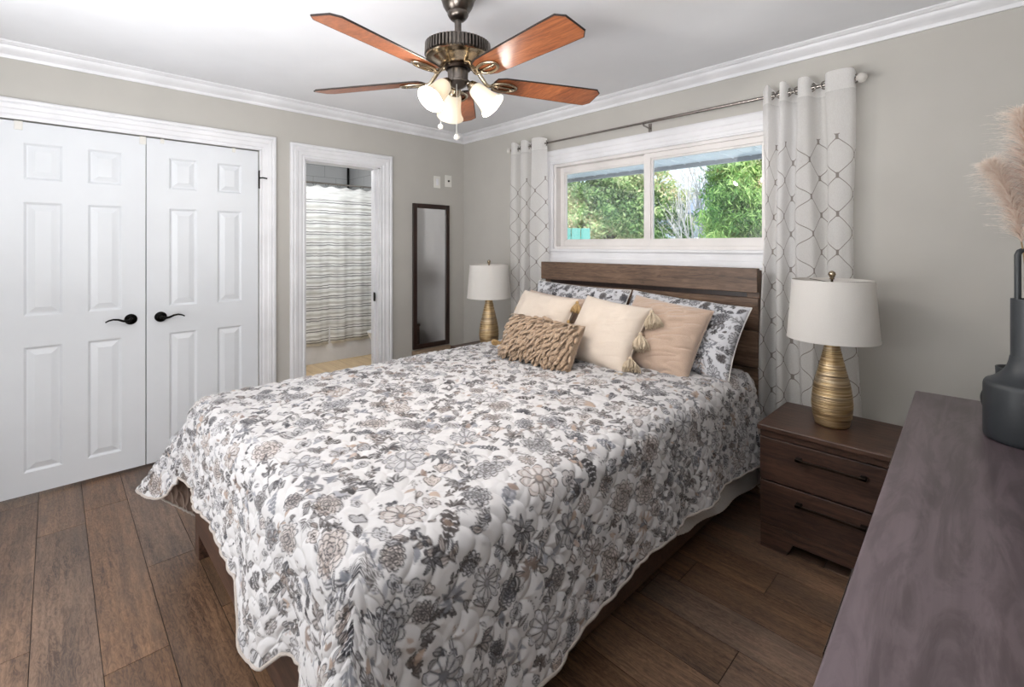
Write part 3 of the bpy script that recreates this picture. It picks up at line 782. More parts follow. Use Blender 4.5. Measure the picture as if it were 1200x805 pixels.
# white blanket seen under the quilt beside the nightstand
def blanket():
    n, m = 260, 90; s = np.linspace(0, 1, n); t_ = np.linspace(0, 1, m); S, T = np.meshgrid(s, t_, indexing='ij')
    Y = -1.35+1.12*S; zb = np.interp(S, [0, .12, .3, .6, 1], [.30, .25, .195, .15, .115]); Z = .62+(zb-.62)*T
    X = 2.742+.025*T**1.5+.008*np.sin(Y*16)*T
    P = np.stack([X, Y, Z], -1)
    zig = np.abs(((Y/.05) % 1)-.5)*.05; d = np.abs((((Z+zig)/.018) % 1)-.5)
    P[..., 0] += .004*np.sqrt(np.clip(d*2.2, 0, 1))
    me = grid_mesh('white_blanket', P, flip=True); me.materials.append(M['white_fab'])
    o = bpy.data.objects.new('white_blanket', me); COL.objects.link(o)
    md = o.modifiers.new('thick', 'SOLIDIFY'); md.thickness = .008; md.offset = -1
    tag(o, 'white blanket with stitched zigzags hanging below the quilt beside the nightstand', 'blanket')
blanket()

# ------------------------------------------------------------------ pillows
def pillow_pts(w, h, th, n, seed, pinch=.07, wr=0, q=.42, sag=.0):
    u = np.linspace(-1, 1, n); m = max(8, int(n*h/w)); v = np.linspace(-1, 1, m); U, V = np.meshgrid(u, v, indexing='ij')
    prof = (np.clip(1-np.abs(U)**2.6, 0, 1)*np.clip(1-np.abs(V)**2.6, 0, 1))**q
    X = w/2*U*(1-pinch*(1-V**2)); Z = h/2*V*(1-pinch*(1-U**2))-sag*(1-U**2)*(V > 0)*V
    nz_ = (vnoise(U*w, V*h, 9, seed)-.5)*.016*prof
    if wr:
        W_ = vnoise(U*w*2.2+V*h*1.5, V*h*9-U*w*3.0, 2.3, seed+4); W2 = np.abs(W_-.5)*2
        nz_ = nz_+wr*(W2**.7-.4)*np.clip(prof*1.6, 0, 1)*np.clip(U*.6+.75, .25, 1)
    F = np.stack([X, -(th/2*prof+nz_), Z], -1); B = np.stack([X, th/2*prof, Z], -1)
    return U, V, F, B
def place_m(loc, tilt, yaw=0, roll=0):
    return Matrix.Translation(loc) @ Euler((0, 0, math.radians(yaw))).to_matrix().to_4x4() @ Euler((-math.radians(tilt), 0, 0)).to_matrix().to_4x4() @ Euler((0, math.radians(roll), 0)).to_matrix().to_4x4()
def two_sided(name, F, B, mat, parent, Mx, img=None, imgb=None):
    nx, ny = F.shape[:2]; P = np.concatenate([F, B], 0).reshape(-1, 3)
    I = np.arange(nx*ny).reshape(nx, ny); q1 = np.stack([I[:-1,:-1], I[1:,:-1], I[1:,1:], I[:-1,1:]], -1).reshape(-1, 4)
    q2 = q1[:, ::-1]+nx*ny; faces = np.concatenate([q1, q2]).astype(np.int32)
    R = np.array(Mx.to_3x3()); t_ = np.array(Mx.translation); P = P@R.T+t_-np.array(parent.location)
    me = bpy.data.meshes.new(name); me.vertices.add(len(P)); me.vertices.foreach_set('co', P.astype(np.float32).ravel())
    me.loops.add(faces.size); me.loops.foreach_set('vertex_index', faces.ravel()); me.polygons.add(len(faces))
    me.polygons.foreach_set('loop_start', np.arange(0, faces.size, 4, dtype=np.int32)); me.polygons.foreach_set('use_smooth', np.ones(len(faces), dtype=bool)); me.update(calc_edges=True)
    if img is not None: put_colors(me, np.concatenate([img.reshape(-1, 3), (imgb if imgb is not None else img).reshape(-1, 3)]))
    me.materials.append(mat); o = bpy.data.objects.new(name, me); COL.objects.link(o); o.parent = parent
    return o
def edge_tube(F, Mx, parent, mat, r=.004):
    pts = [F[i, 0] for i in range(0, F.shape[0], 3)]+[F[-1, j] for j in range(0, F.shape[1], 3)]+[F[i, -1] for i in range(F.shape[0]-1, -1, -3)]+[F[0, j] for j in range(F.shape[1]-1, 0, -3)]
    obj('piping', MB().tube([tuple(Mx @ Vector(p)) for p in pts], r, 6, closed=True), mat, parent, smooth=True)
def sham(loc, tilt, yaw, roll, w, h, th, seed, label):
    t_ = thing('floral_pillow', label, 'pillow', loc, 'floral pillows against the headboard'); Mx = place_m(loc, tilt, yaw, roll)
    n = int(w/.0034); U, V, F, B = pillow_pts(w, h, th, n, seed, .05, .006)
    img = print_floral(F.shape[0], F.shape[1], .0034, seed, .72, .85, (200,201,206))
    two_sided('cover', F, B, M['sham'], t_, Mx, img); edge_tube(F, Mx, t_, M['binding'] if 0 else M['white_fab'])
    return t_
sham((1.625, -.34, .895), 24, 0, 1.5, .80, .44, .16, 101, 'floral pillow at the left end of the headboard, behind the cream pillows')
sham((2.385, -.37, .884), 33, 0, 4, .72, .43, .17, 102, 'floral pillow at the right end of the headboard, behind the beige pillow')
def plain(name, label, loc, tilt, yaw, roll, w, h, th, seed, mat, group, wr=.004, pinch=.08, n=110, q=.42, sag=0):
    t_ = thing(name, label, 'cushion', loc, group); Mx = place_m(loc, tilt, yaw, roll)
    U, V, F, B = pillow_pts(w, h, th, n, seed, pinch, wr, q, sag)
    two_sided('cover', F, B, mat, t_, Mx); edge_tube(F, Mx, t_, mat, .003)
    return t_, Mx, F
plain('beige_cushion', 'smooth beige velvet cushion with diagonal creases, right of the tasselled one', (2.365, -.515, .876), 33, 2, 7, .47, .42, .17, 7, M['velvet'], 'beige velvet cushions', .016, .05, 150)
plain('beige_cushion', 'beige velvet cushion mostly hidden behind the two cream tasselled cushions', (1.60, -.53, .862), 26, -4, 2, .62, .40, .15, 9, M['velvet'], 'beige velvet cushions', .008)
tl, MxL, FL = plain('tassel_cushion', 'cream tasselled cushion leaning behind the ruffled one, left side', (1.62, -.675, .882), 29, -2, 3, .48, .39, .16, 12, M['cream'], 'cream tasselled cushions', .004, .05)
tc_, MxC, FC = plain('tassel_cushion', 'cream tasselled cushion in the middle, in front of the beige velvet one', (2.115, -.665, .880), 33, 2, 6, .44, .40, .17, 14, M['cream'], 'cream tasselled cushions', .004, .07)
def tassel(parent, top, mat, L=.075, R=.032, dirv=(0,-.25,-1), seed=0, nst=70):
    rnd = random.Random(seed); mb = MB(); d = Vector(dirv).normalized(); Rm = d.to_track_quat('-Z', 'Y').to_matrix()
    t0 = Vector(top)
    mb.sphere(tuple(t0+d*.011), .011, 8, (1, 1, 1.1)); mb.lathe([(.0115,-.019),(.0125,-.022),(.0115,-.026)], tuple(t0), 12, Rm)
    for i in range(nst):
        a = rnd.uniform(0, 2*PI); q = math.sqrt(rnd.random()); e = R*q*rnd.uniform(.9, 1.1); l = L*rnd.uniform(.88, 1.03)
        pts = []
        for k in range(5):
            f_ = k/4; rad = .009*q*(1-f_)+e*math.sin(f_*PI/2*1.1); pts.append(t0+Rm @ Vector((rad*math.cos(a), rad*math.sin(a), -.02-(l-.02)*f_)))
        mb.tube(pts, .0028, 5)
    obj('tassel', mb, mat, parent, smooth=True)
def edge_pt(F, Mx, u, v):
    i = int((u+1)/2*(F.shape[0]-1)); j = int((v+1)/2*(F.shape[1]-1)); return tuple(Mx @ Vector(F[i, j]))
for i, (u, v, m_, dv, L) in enumerate(((1, .97, 'tassel', (.45,-.45,-1), .10), (1, .28, 'tassel', (.3,-.45,-1), .10), (1, -.45, 'tassel', (.5,-.8,-.8), .095), (1, -.98, 'tassel', (.2,-1,-.12), .085), (-1, -.95, 'tassel_y', (.3,-1,-.1), .075))):
    tassel(tc_, edge_pt(FC, MxC, u, v), M[m_], L, .046, dv, i, 120)
for i, (u, v, m_, dv) in enumerate(((1, .96, 'tassel_y', (.1,-.3,-1)), (1, .3, 'tassel_y', (.1,-.3,-1)), (-1, .6, 'tassel_y', (-.15,-.1,-1)), (-1, -.95, 'tassel_y', (-.6,-.8,-.3)), (-1, -.2, 'tassel_y', (-.1,-.1,-1)))):
    tassel(tl, edge_pt(FL, MxL, u, v), M[m_], .075, .034, dv, 20+i, 90)
def ruffle():
    loc = (1.85, -.905, .83); t_ = thing('ruffled_cushion', 'small oblong tan cushion covered in rows of ruffled petals, in front', 'cushion', loc)
    Mx = place_m(loc, 30, 4, 2.5); U, V, F, B = pillow_pts(.51, .265, .15, 90, 31, .04, 0)
    two_sided('cover', F, B, M['ruffle'], t_, Mx); N = normals(F); N = np.where(N[..., 1:2] > 0, -N, N)
    rnd = random.Random(4); mb = MB(); nr = 13; ncol = 30
    for r in range(nr):
        for k in range(ncol):
            u = -1+2*(k+.5+rnd.uniform(-.4, .4))/ncol; v = -.93+1.93*(r+.5+rnd.uniform(-.3, .3))/nr
            i = int((u+1)/2*(F.shape[0]-1)); j = int((min(v, 1)+1)/2*(F.shape[1]-1)); i = min(max(i, 0), F.shape[0]-1); j = min(max(j, 0), F.shape[1]-1)
            p = Vector(F[i, j]); n = Vector(N[i, j]); n = (n+Vector((0,-.5,0))).normalized()
            down = Vector((rnd.uniform(-.75, .15), 0, -1)); down = (down-n*down.dot(n)).normalized(); sd = down.cross(n)
            L = rnd.uniform(.036, .048); wd = rnd.uniform(.0085, .011); lift = rnd.uniform(.25, 1.05); tw = rnd.uniform(-.5, .5); n0 = len(mb.v)
            K = 4
            for a in range(K+1):
                f_ = a/K; c = p+down*(L*f_)+n*(.003+lift*L*f_*(1.25-f_*.7)); hw = wd*(.55+.5*math.sin(PI*min(1, f_*.85+.1)))*(1 if a < K else .45)
                s2 = (sd*math.cos(tw*f_*2)+n*math.sin(tw*f_*2))
                for b_ in (-1, 0, 1): q = c+s2*(hw*b_)-n*(abs(b_)*.003); mb.v.append(tuple(Mx @ q))
            for a in range(K):
                for b_ in (0, 1): z = n0+a*3+b_; mb.f.append((z, z+1, z+4, z+3))
    o = obj('ruffles', mb, M['ruffle'], t_, smooth=True); md = o.modifiers.new('thick', 'SOLIDIFY'); md.thickness = .0012
ruffle()
# ------------------------------------------------------------------ nightstands
def nightstand(loc, label):
    t_ = thing('nightstand', label, 'nightstand', loc, 'nightstands on either side of the bed')
    X, Y = loc[0], loc[1]; w = .56; x0, x1 = X-w/2, X+w/2; yf, yb = Y-.212, Y+.21
    obj('top', MB().box(x0-.004, x1+.004, yf-.012, yb, .534, .56), M['furn'], t_, bevel=.006)
    b = MB(); b.box(x0+.006, x0+.024, yf+.012, yb-.004, .0+.08, .534); b.box(x1-.024, x1-.006, yf+.012, yb-.004, .08, .534)
    b.box(x0+.024, x1-.024, yb-.014, yb-.004, .08, .534); b.box(x0+.024, x1-.024, yf+.02, yb-.014, .09, .106)
    b.box(x0+.006, x1-.006, yf+.003, yf+.014, .505, .534)
    obj('body', b, M['furn'], t_, bevel=.003)
    pm = MB(); pl = [(x0+.006,.0),(x0+.115,.0),(x0+.14,.055),(x1-.14,.055),(x1-.115,.0),(x1-.006,.0),(x1-.006,.112),(x0+.006,.112)]
    R = Matrix(((1,0,0),(0,0,1),(0,1,0)))
    pm.prism([(a, c) for a, c in pl], yf+.006, yf+.028, R); obj('plinth', pm, M['furn'], t_, bevel=.003)
    for xa in (x0+.006, x1-.026): obj('base_side', MB().box(xa, xa+.02, yf+.03, yb-.005, 0, .08), M['furn'], t_)
    for z0, z1 in ((.312,.502),(.116,.306)):
        d = obj('drawer', MB().box(x0+.006, x1-.006, yf, yf+.02, z0, z1).box(x0+.03, x1-.03, yf+.02, yb-.03, z0+.02, z1-.04), M['furn_face'], t_, bevel=.003)
        zc = z1-.055; h = MB(); hx0, hx1 = X-.125, X+.125
        h.box(hx0, hx1, yf-.032, yf-.024, zc-.005, zc+.005); h.box(hx0, hx0+.022, yf-.032, yf, zc-.006, zc+.006); h.box(hx1-.022, hx1, yf-.032, yf, zc-.006, zc+.006)
        hh = obj('handle', h, M['bronze_dark'], d, bevel=.0015, local=True); hh.data.transform(Matrix.Translation((-X, -Y, 0)))
    return t_
nsr = nightstand((3.173, -.36, 0), 'dark wood two-drawer nightstand right of the bed, beside the dresser')
dup(nsr, (.845, -.36, 0), 'dark wood nightstand left of the bed, near the tall mirror')
# ------------------------------------------------------------------ table lamps
t = NT('lamp_gold'); v = t.coord('Object', (5, 5, 190)); n = t.noise(v, 1.0, 5, .5); v2 = t.coord('Object', (3, 3, 14)); n2 = t.noise(v2, 1.2, 3, .6)
c = t.ramp(n, [(.3, (118,100,76)), (.48, (190,160,116)), (.66, (226,204,166))]); c = t.mix(t.ramp(n2, [(.5, (0,0,0,1)), (.7, (.6,.6,.6,1))]), c, (150,150,150))
t.col(c); t.set(metal=.8, rough=.40); t.bump(n, .7, .004); M['lampgold'] = t.m
t = NT('lamp_shade_linen'); v = t.coord('Object', (1, 1, 1)); n = t.noise(v, 500, 2)
df = t.node('ShaderNodeBsdfTranslucent'); df.inputs[0].default_value = lin((240,236,230)); mx = t.node('ShaderNodeMixShader'); mx.inputs[0].default_value = .35
t.col(t.ramp(n, [(.3, (232,229,225)), (.7, (242,240,237))])); t.set(rough=.8); t.bump(n, .15, .001)
t.link(t.b.outputs[0], mx.inputs[1]); t.link(df.outputs[0], mx.inputs[2]); t.link(mx.outputs[0], t.out.inputs[0]); M['shade'] = t.m
def table_lamp(loc, label):
    t_ = thing('table_lamp', label, 'lamp', loc, 'matching table lamps on the nightstands'); c = (loc[0], loc[1], loc[2])
    pts = [(.0001,0),(.060,0),(.066,.006),(.074,.04),(.079,.08),(.080,.10),(.077,.14),(.069,.19),(.057,.24),(.043,.30),(.032,.35),(.026,.385),(.022,.392),(.0001,.395)]
    P = []
    for i in range(len(pts)-1):
        k = max(1, int(abs(pts[i+1][1]-pts[i][1])/.0022))
        for q in range(k): f_ = q/k; P.append((pts[i][0]*(1-f_)+pts[i+1][0]*f_, pts[i][1]*(1-f_)+pts[i+1][1]*f_))
    P.append(pts[-1]); rn = random.Random(3); jit = {}
    def fn(r, z, a):
        k = round(z, 5)
        if k not in jit: jit[k] = (rn.uniform(-.0009, .0009), rn.uniform(0, 6.28))
        j, ph = jit[k]; return max(.0001, r+(j+.0006*math.sin(a*2+ph))*(r > .01))
    obj('base', MB().lathe(P, c, 56, None, fn), M['lampgold'], t_, smooth=True)
    rb, rt, z0, z1 = .178, .157, .388, .655; th = .0025
    obj('shade', MB().lathe([(rb-th, z0),(rb, z0),(rt, z1),(rt-th, z1),(rb-th, z0)], c, 72), M['shade'], t_, smooth=True, autos=50)
    for q in ([(rb+.0008, z0),(rb+.0014, z0+.002),(rb+.0008, z0+.008)], [(rt+.0008, z1-.008),(rt+.0014, z1-.002),(rt+.0004, z1+.001)]): obj('shade_trim', MB().lathe(q, c, 72), M['shade'], t_, smooth=True)
    sp = MB(); sp.tube([(c[0],c[1],c[2]+.39),(c[0],c[1],c[2]+.46)], .016, 14)
    for k in range(3):
        a = k*2*PI/3+.3; sp.tube([(c[0],c[1],c[2]+z1-.012),(c[0]+(rt-.002)*math.cos(a),c[1]+(rt-.002)*math.sin(a),c[2]+z1-.005)], .0018, 6)
    sp.tube([(c[0]+.03*math.cos(q)*1.0 if 0 else c[0]+.035*math.sin(PI*q), c[1], c[2]+.42+(z1-.012-.42)*q) for q in [k/10 for k in range(11)]], .0018, 6)
    sp.tube([(c[0]-.035*math.sin(PI*q), c[1], c[2]+.42+(z1-.012-.42)*q) for q in [k/10 for k in range(11)]], .0018, 6)
    obj('harp', sp, M['nickel'], t_, smooth=True)
    obj('finial', MB().lathe([(.0001,z1-.012),(.005,z1-.010),(.005,z1+.002),(.011,z1+.004),(.007,z1+.010),(.012,z1+.016),(.0155,z1+.026),(.012,z1+.036),(.004,z1+.041),(.0001,z1+.042)], c, 20), M['brass'], t_, smooth=True)
    return t_
lr = table_lamp((3.134, -.36, .5602), 'gold teardrop table lamp with white shade on the right nightstand')
dup(lr, (.772, -.35, .5602), 'gold teardrop table lamp with white shade on the left nightstand, by the corner')
# ------------------------------------------------------------------ dresser (slightly out of square)
dr = thing('dresser', 'long grey-brown wood dresser running towards the camera on the right', 'dresser', (3.452, -.665, 0), rotz=math.radians(2.1))
obj('top', MB().box(0, .46, -1.72, 0, .822, .85), M['dress'], dr, local=True, bevel=.004)
b = MB(); b.box(.012, .45, -.03, -.012, .06, .822); b.box(.012, .45, -1.71, -1.69, .06, .822); b.box(.44, .45, -1.69, -.03, .06, .822); b.box(.03, .44, -1.69, -.03, .06, .08)
b.box(.03, .44, -.87, -.852, .08, .822); b.box(.02, .45, -1.70, -.02, 0, .06)
obj('body', b, M['furn'], dr, local=True, bevel=.003)
for j in range(3):
    for i in range(2):
        ya = -.035-.82*(i+1)-.006*i; z0 = .085+.245*j
        d = obj('drawer', MB().box(.006, .026, ya+.006, ya+.816, z0, z0+.235).box(.026, .42, ya+.03, ya+.79, z0+.02, z0+.2), M['furn_face'], dr, local=True, bevel=.003)
        yc = ya+.41; h = MB(); h.box(-.024, -.016, yc-.13, yc+.13, z0+.175, z0+.185); h.box(-.024, .006, yc-.13, yc-.11, z0+.174, z0+.186); h.box(-.024, .006, yc+.11, yc+.13, z0+.174, z0+.186)
        obj('handle', h, M['bronze_dark'], d, local=True, bevel=.0015)
# ------------------------------------------------------------------ vases
def sm(pts, k=4):
    out = []
    for i in range(len(pts)-1):
        p0 = pts[max(i-1, 0)]; p1 = pts[i]; p2 = pts[i+1]; p3 = pts[min(i+2, len(pts)-1)]
        for q in range(k):
            t_ = q/k; out.append(tuple(.5*((2*p1[a])+(-p0[a]+p2[a])*t_+(2*p0[a]-5*p1[a]+4*p2[a]-p3[a])*t_*t_+(-p0[a]+3*p1[a]-3*p2[a]+p3[a])*t_**3) for a in range(len(p1))))
    out.append(tuple(pts[-1])); return out
v1 = thing('bottle_vase', 'tall black bottle vase with a square loop handle on the dresser', 'vase', (3.718, -1.042, .85))
c = (3.718, -1.042, .85)
prof = [(.0001,0),(.080,0),(.0862,.004),(.088,.012),(.088,.142),(.0865,.150),(.083,.156)]+sm([(.083,.156),(.070,.164),(.056,.176),(.045,.192),(.039,.21),(.0365,.225)])[1:]+[(.036,.2255),(.0352,.228),(.0352,.376),(.0345,.379),(.031,.379),(.031,.30),(.0001,.29)]
obj('body', MB().lathe(prof, c, 64), M['vase'], v1, smooth=True, autos=50)
h = MB(); cs = .006; hw = .0275; za, zt = .36, .508
path = [(-hw, za)]+[(-hw, zt-.012), (-hw+.004, zt-.003), (-hw+.012, zt)]+[(hw-.012, zt), (hw-.004, zt-.003), (hw, zt-.012), (hw, za)]
dx, dy = math.cos(math.radians(40)), math.sin(math.radians(40))
h.tube([(c[0]+a*dx, c[1]+a*dy, c[2]+z) for a, z in path], .0068, 8); obj('handle', h, M['vase'], v1, smooth=True, autos=50)
v2 = thing('round_vase', 'small black round vase half hidden behind the tall black bottle vase', 'vase', (3.70, -.80, .85)); c2 = (3.70, -.80, .85)
obj('body', MB().lathe([(.0001,0),(.05,0)]+sm([(.056,.003),(.074,.02),(.080,.045),(.074,.07),(.058,.088),(.048,.10),(.046,.12),(.047,.150)])+[(.043,.150),(.042,.11),(.0001,.10)], c2, 56), M['vase'], v2, smooth=True)
# ------------------------------------------------------------------ pampas grass
def plume_mat(name, a, b):
    t = NT(name); at = t.node('ShaderNodeAttribute', attribute_name='tip'); t.col(t.mix(at.outputs['Fac'], a, b)); t.set(rough=.7, sheen=.3)
    tl_ = t.node('ShaderNodeBsdfTranslucent'); t.link(t.mix(at.outputs['Fac'], a, b), tl_.inputs[0]); mx = t.node('ShaderNodeMixShader'); mx.inputs[0].default_value = .35
    t.link(t.b.outputs[0], mx.inputs[1]); t.link(tl_.outputs[0], mx.inputs[2]); t.link(mx.outputs[0], t.out.inputs[0]); return t.m
M['plumeA'] = plume_mat('pampas_cream', (222,200,184), (246,240,232)); M['plumeB'] = plume_mat('pampas_rust', (158,104,86), (214,176,158))
M['stem'] = paint('pampas_stem', (150,124,88), .6, 0)
def pampas(label, axis, rad, n, mat, seed, up=.7):
    rnd = random.Random(seed); ax = sm(axis, 6); t_ = thing('pampas_stem', label, 'dried grass', axis[0], 'pampas grass in the black vase')
    obj('stem', MB().tube(ax, lambda q: .0022*(1-.6*q), 6), M['stem'], t_, smooth=True)
    mb = MB(); tips = []; n_ax = len(ax); s0 = int(n_ax*.42)
    for i in range(n):
        f_ = rnd.random()**.85; k = s0+f_*(n_ax-1-s0); k0 = min(int(k), n_ax-2); p = Vector(ax[k0]).lerp(Vector(ax[k0+1]), k-k0); T = (Vector(ax[k0+1])-Vector(ax[k0])).normalized()
        a = rnd.uniform(0, 2*PI); o1 = T.orthogonal().normalized(); o2 = T.cross(o1); o_ = o1*math.cos(a)+o2*math.sin(a)
        L = rad*rnd.uniform(.55, 1.25)*(.55+.9*math.sin(PI*min(1, f_*.75+.2))); sp = rnd.uniform(.45, 1.1)
        pts = []; K = 5
        for q in range(K+1):
            g = q/K; pts.append(p+T*(L*up*g*(1-.25*g)*1.2)+o_*(L*sp*g**1.15*.75)+Vector((0,0,-1))*(L*.22*g*g))
        side = T.cross(o_).normalized(); side = (side+Vector((rnd.uniform(-.6,.6), rnd.uniform(-.6,.6), rnd.uniform(-.6,.6)))).normalized(); n0 = len(mb.v)
        for q in range(K+1):
            w_ = .0009*(1-.7*q/K); mb.v += [tuple(pts[q]-side*w_), tuple(pts[q]+side*w_)]; tips += [q/K*rnd.uniform(.8,1)]*2
        for q in range(K): z = n0+2*q; mb.f.append((z, z+1, z+3, z+2))
        # side fluff
        for rep in range(3):
            g = rnd.randint(1, K-1); b0 = pts[g]; dd = (pts[g+1]-pts[g]).normalized(); e = dd+Vector((rnd.uniform(-.7,.7), rnd.uniform(-.7,.7), rnd.uniform(-.5,.5))); e = e.normalized()*rnd.uniform(.010, .022)
            n1 = len(mb.v); mb.v += [tuple(b0), tuple(b0+e*.5+side*.0005), tuple(b0+e), tuple(b0+e*.5-side*.0005)]; tips += [g/K]*4; mb.f.append((n1, n1+1, n1+2, n1+3))
    o = obj('plume', mb, mat, t_); at = o.data.attributes.new('tip', 'FLOAT', 'POINT'); at.data.foreach_set('value', np.array(tips, dtype=np.float32))
def off_ax(pts): return [(3.718+x, -1.042+y, z) for x, y, z in pts]
pampas('cream pampas plume rising highest from the black bottle vase', off_ax([(.002,-.002,1.15),(.006,-.004,1.25),(.012,-.004,1.36),(.010,.002,1.5),(-.002,.008,1.62),(-.015,.012,1.72)]), .08, 1500, M['plumeA'], 1)
pampas('pale pampas plume leaning left out of the black bottle vase', off_ax([(-.006,-.004,1.15),(-.004,-.012,1.25),(-.012,-.014,1.36),(-.028,-.016,1.46),(-.05,-.018,1.54),(-.070,-.02,1.59)]), .055, 1500, M['plumeA'], 2)
pampas('dusty pink pampas plume leaning right in the black bottle vase', off_ax([(.006,.002,1.15),(.008,.004,1.25),(.014,.006,1.36),(.026,.008,1.46),(.034,.008,1.56),(.05,.006,1.68)]), .10, 2200, M['plumeB'], 3)
# ------------------------------------------------------------------ curtain rod and curtains
YRD = -.092; ZRD = 2.182
rod = thing('curtain_rod', 'long brushed metal curtain rod above the window with pale glass ball ends', 'curtain rod', (1.98, YRD, ZRD))
obj('rod', MB().tube([(.775,YRD,ZRD),(2.03,YRD,ZRD)], .0075, 14).tube([(2.03,YRD,ZRD),(3.165,YRD,ZRD)], .0098, 14), M['nickel'], rod, smooth=True, autos=40)
t = NT('crystal_ball'); t.b.inputs['Transmission Weight'].default_value = .45; t.b.inputs['IOR'].default_value = 1.45; t.col((238,234,228)); t.set(rough=.15); M['crystal'] = t.m
for x, s in ((.772, -1), (3.165, 1)):
    obj('finial_collar', MB().lathe([(.0001,0),(.011,0),(.013,.006),(.009,.012),(.0001,.014)], (x, YRD, ZRD), 16, Matrix.Rotation(s*PI/2, 3, 'Y')), M['nickel'], rod, smooth=True)
    obj('finial', MB().sphere((x+s*.034, YRD, ZRD), .024, 14), M['crystal'], rod, smooth=True)
for x in (.80, 2.022, 3.15):
    m_ = MB(); m_.tube([(x, YRD, ZRD-.006), (x, YRD+.005, ZRD-.018), (x, -.03, ZRD-.022), (x, -.005, ZRD-.022)], .005, 8); m_.box(x-.011, x+.011, -.007, -.001, ZRD-.05, ZRD+.01)
    m_.tube([(x, YRD-.012, ZRD-.001), (x, YRD-.008, ZRD-.010), (x, YRD, ZRD-.014), (x, YRD+.010, ZRD-.010), (x, YRD+.013, ZRD+.002)], .003, 6); obj('bracket', m_, M['nickel'], rod, smooth=True, autos=40)
t = NT('sheer_trellis_curtain'); uvn = t.node('ShaderNodeUVMap'); xy = t.node('ShaderNodeSeparateXYZ'); t.link(uvn.outputs[0], xy.inputs[0])
uu = t.math('DIVIDE', xy.outputs[0], .190); vv = t.math('DIVIDE', t.math('SUBTRACT', xy.outputs[1], .315), .190)
cs_ = t.math('MULTIPLY', t.math('ARCSINE', t.math('MULTIPLY', t.math('COSINE', t.math('MULTIPLY', vv, 2*PI)), .96)), .25/1.287)
def per(expr):
    f_ = t.math('FRACT', expr); return t.math('MINIMUM', f_, t.math('SUBTRACT', 1, f_))
da = per(t.math('SUBTRACT', uu, cs_)); db = per(t.math('SUBTRACT', t.math('SUBTRACT', uu, .5), t.math('MULTIPLY', cs_, -1)))
line = t.math('LESS_THAN', t.math('MINIMUM', da, db), .0155)
v2f = per(t.math('MULTIPLY', vv, 1)); v2h = per(t.math('ADD', vv, .5))
r1 = t.math('MULTIPLY', t.math('LESS_THAN', per(t.math('SUBTRACT', uu, .25)), .035), t.math('LESS_THAN', v2f, .075))
r2 = t.math('MULTIPLY', t.math('LESS_THAN', per(t.math('SUBTRACT', uu, .75)), .035), t.math('LESS_THAN', v2h, .075))
pat = t.math('MAXIMUM', line, t.math('MAXIMUM', r1, r2)); pat = t.math('MULTIPLY', pat, t.math('GREATER_THAN', xy.outputs[1], .300))
hem = t.math('LESS_THAN', xy.outputs[1], .085)
wv = t.noise(t.coord('Object', (1, 1, .3)), 350, 2)
cc = t.mix(t.math('MULTIPLY', pat, .85), t.ramp(wv, [(.3, (238,236,234)), (.7, (248,247,246))]), (122,112,106))
t.col(cc); t.set(rough=.85)
tl_ = t.node('ShaderNodeBsdfTranslucent'); t.link(cc, tl_.inputs[0]); tp = t.node('ShaderNodeBsdfTransparent')
m1_ = t.node('ShaderNodeMixShader'); m1_.inputs[0].default_value = .48; t.link(t.b.outputs[0], m1_.inputs[1]); t.link(tl_.outputs[0], m1_.inputs[2])
m2_ = t.node('ShaderNodeMixShader'); tf = t.math('SUBTRACT', .22, t.math('MAXIMUM', t.math('MULTIPLY', pat, .22), t.math('MULTIPLY', hem, .18))); t.link(tf, m2_.inputs[0]); t.link(m1_.outputs[0], m2_.inputs[1]); t.link(tp.outputs[0], m2_.inputs[2]); t.link(m2_.outputs[0], t.out.inputs[0])
M['sheer'] = t.m
LF = [(.815,.020),(.935,.028),(1.075,.045)]
RF = [(2.787,.008),(2.862,.013),(2.958,.022),(3.110,.048)]
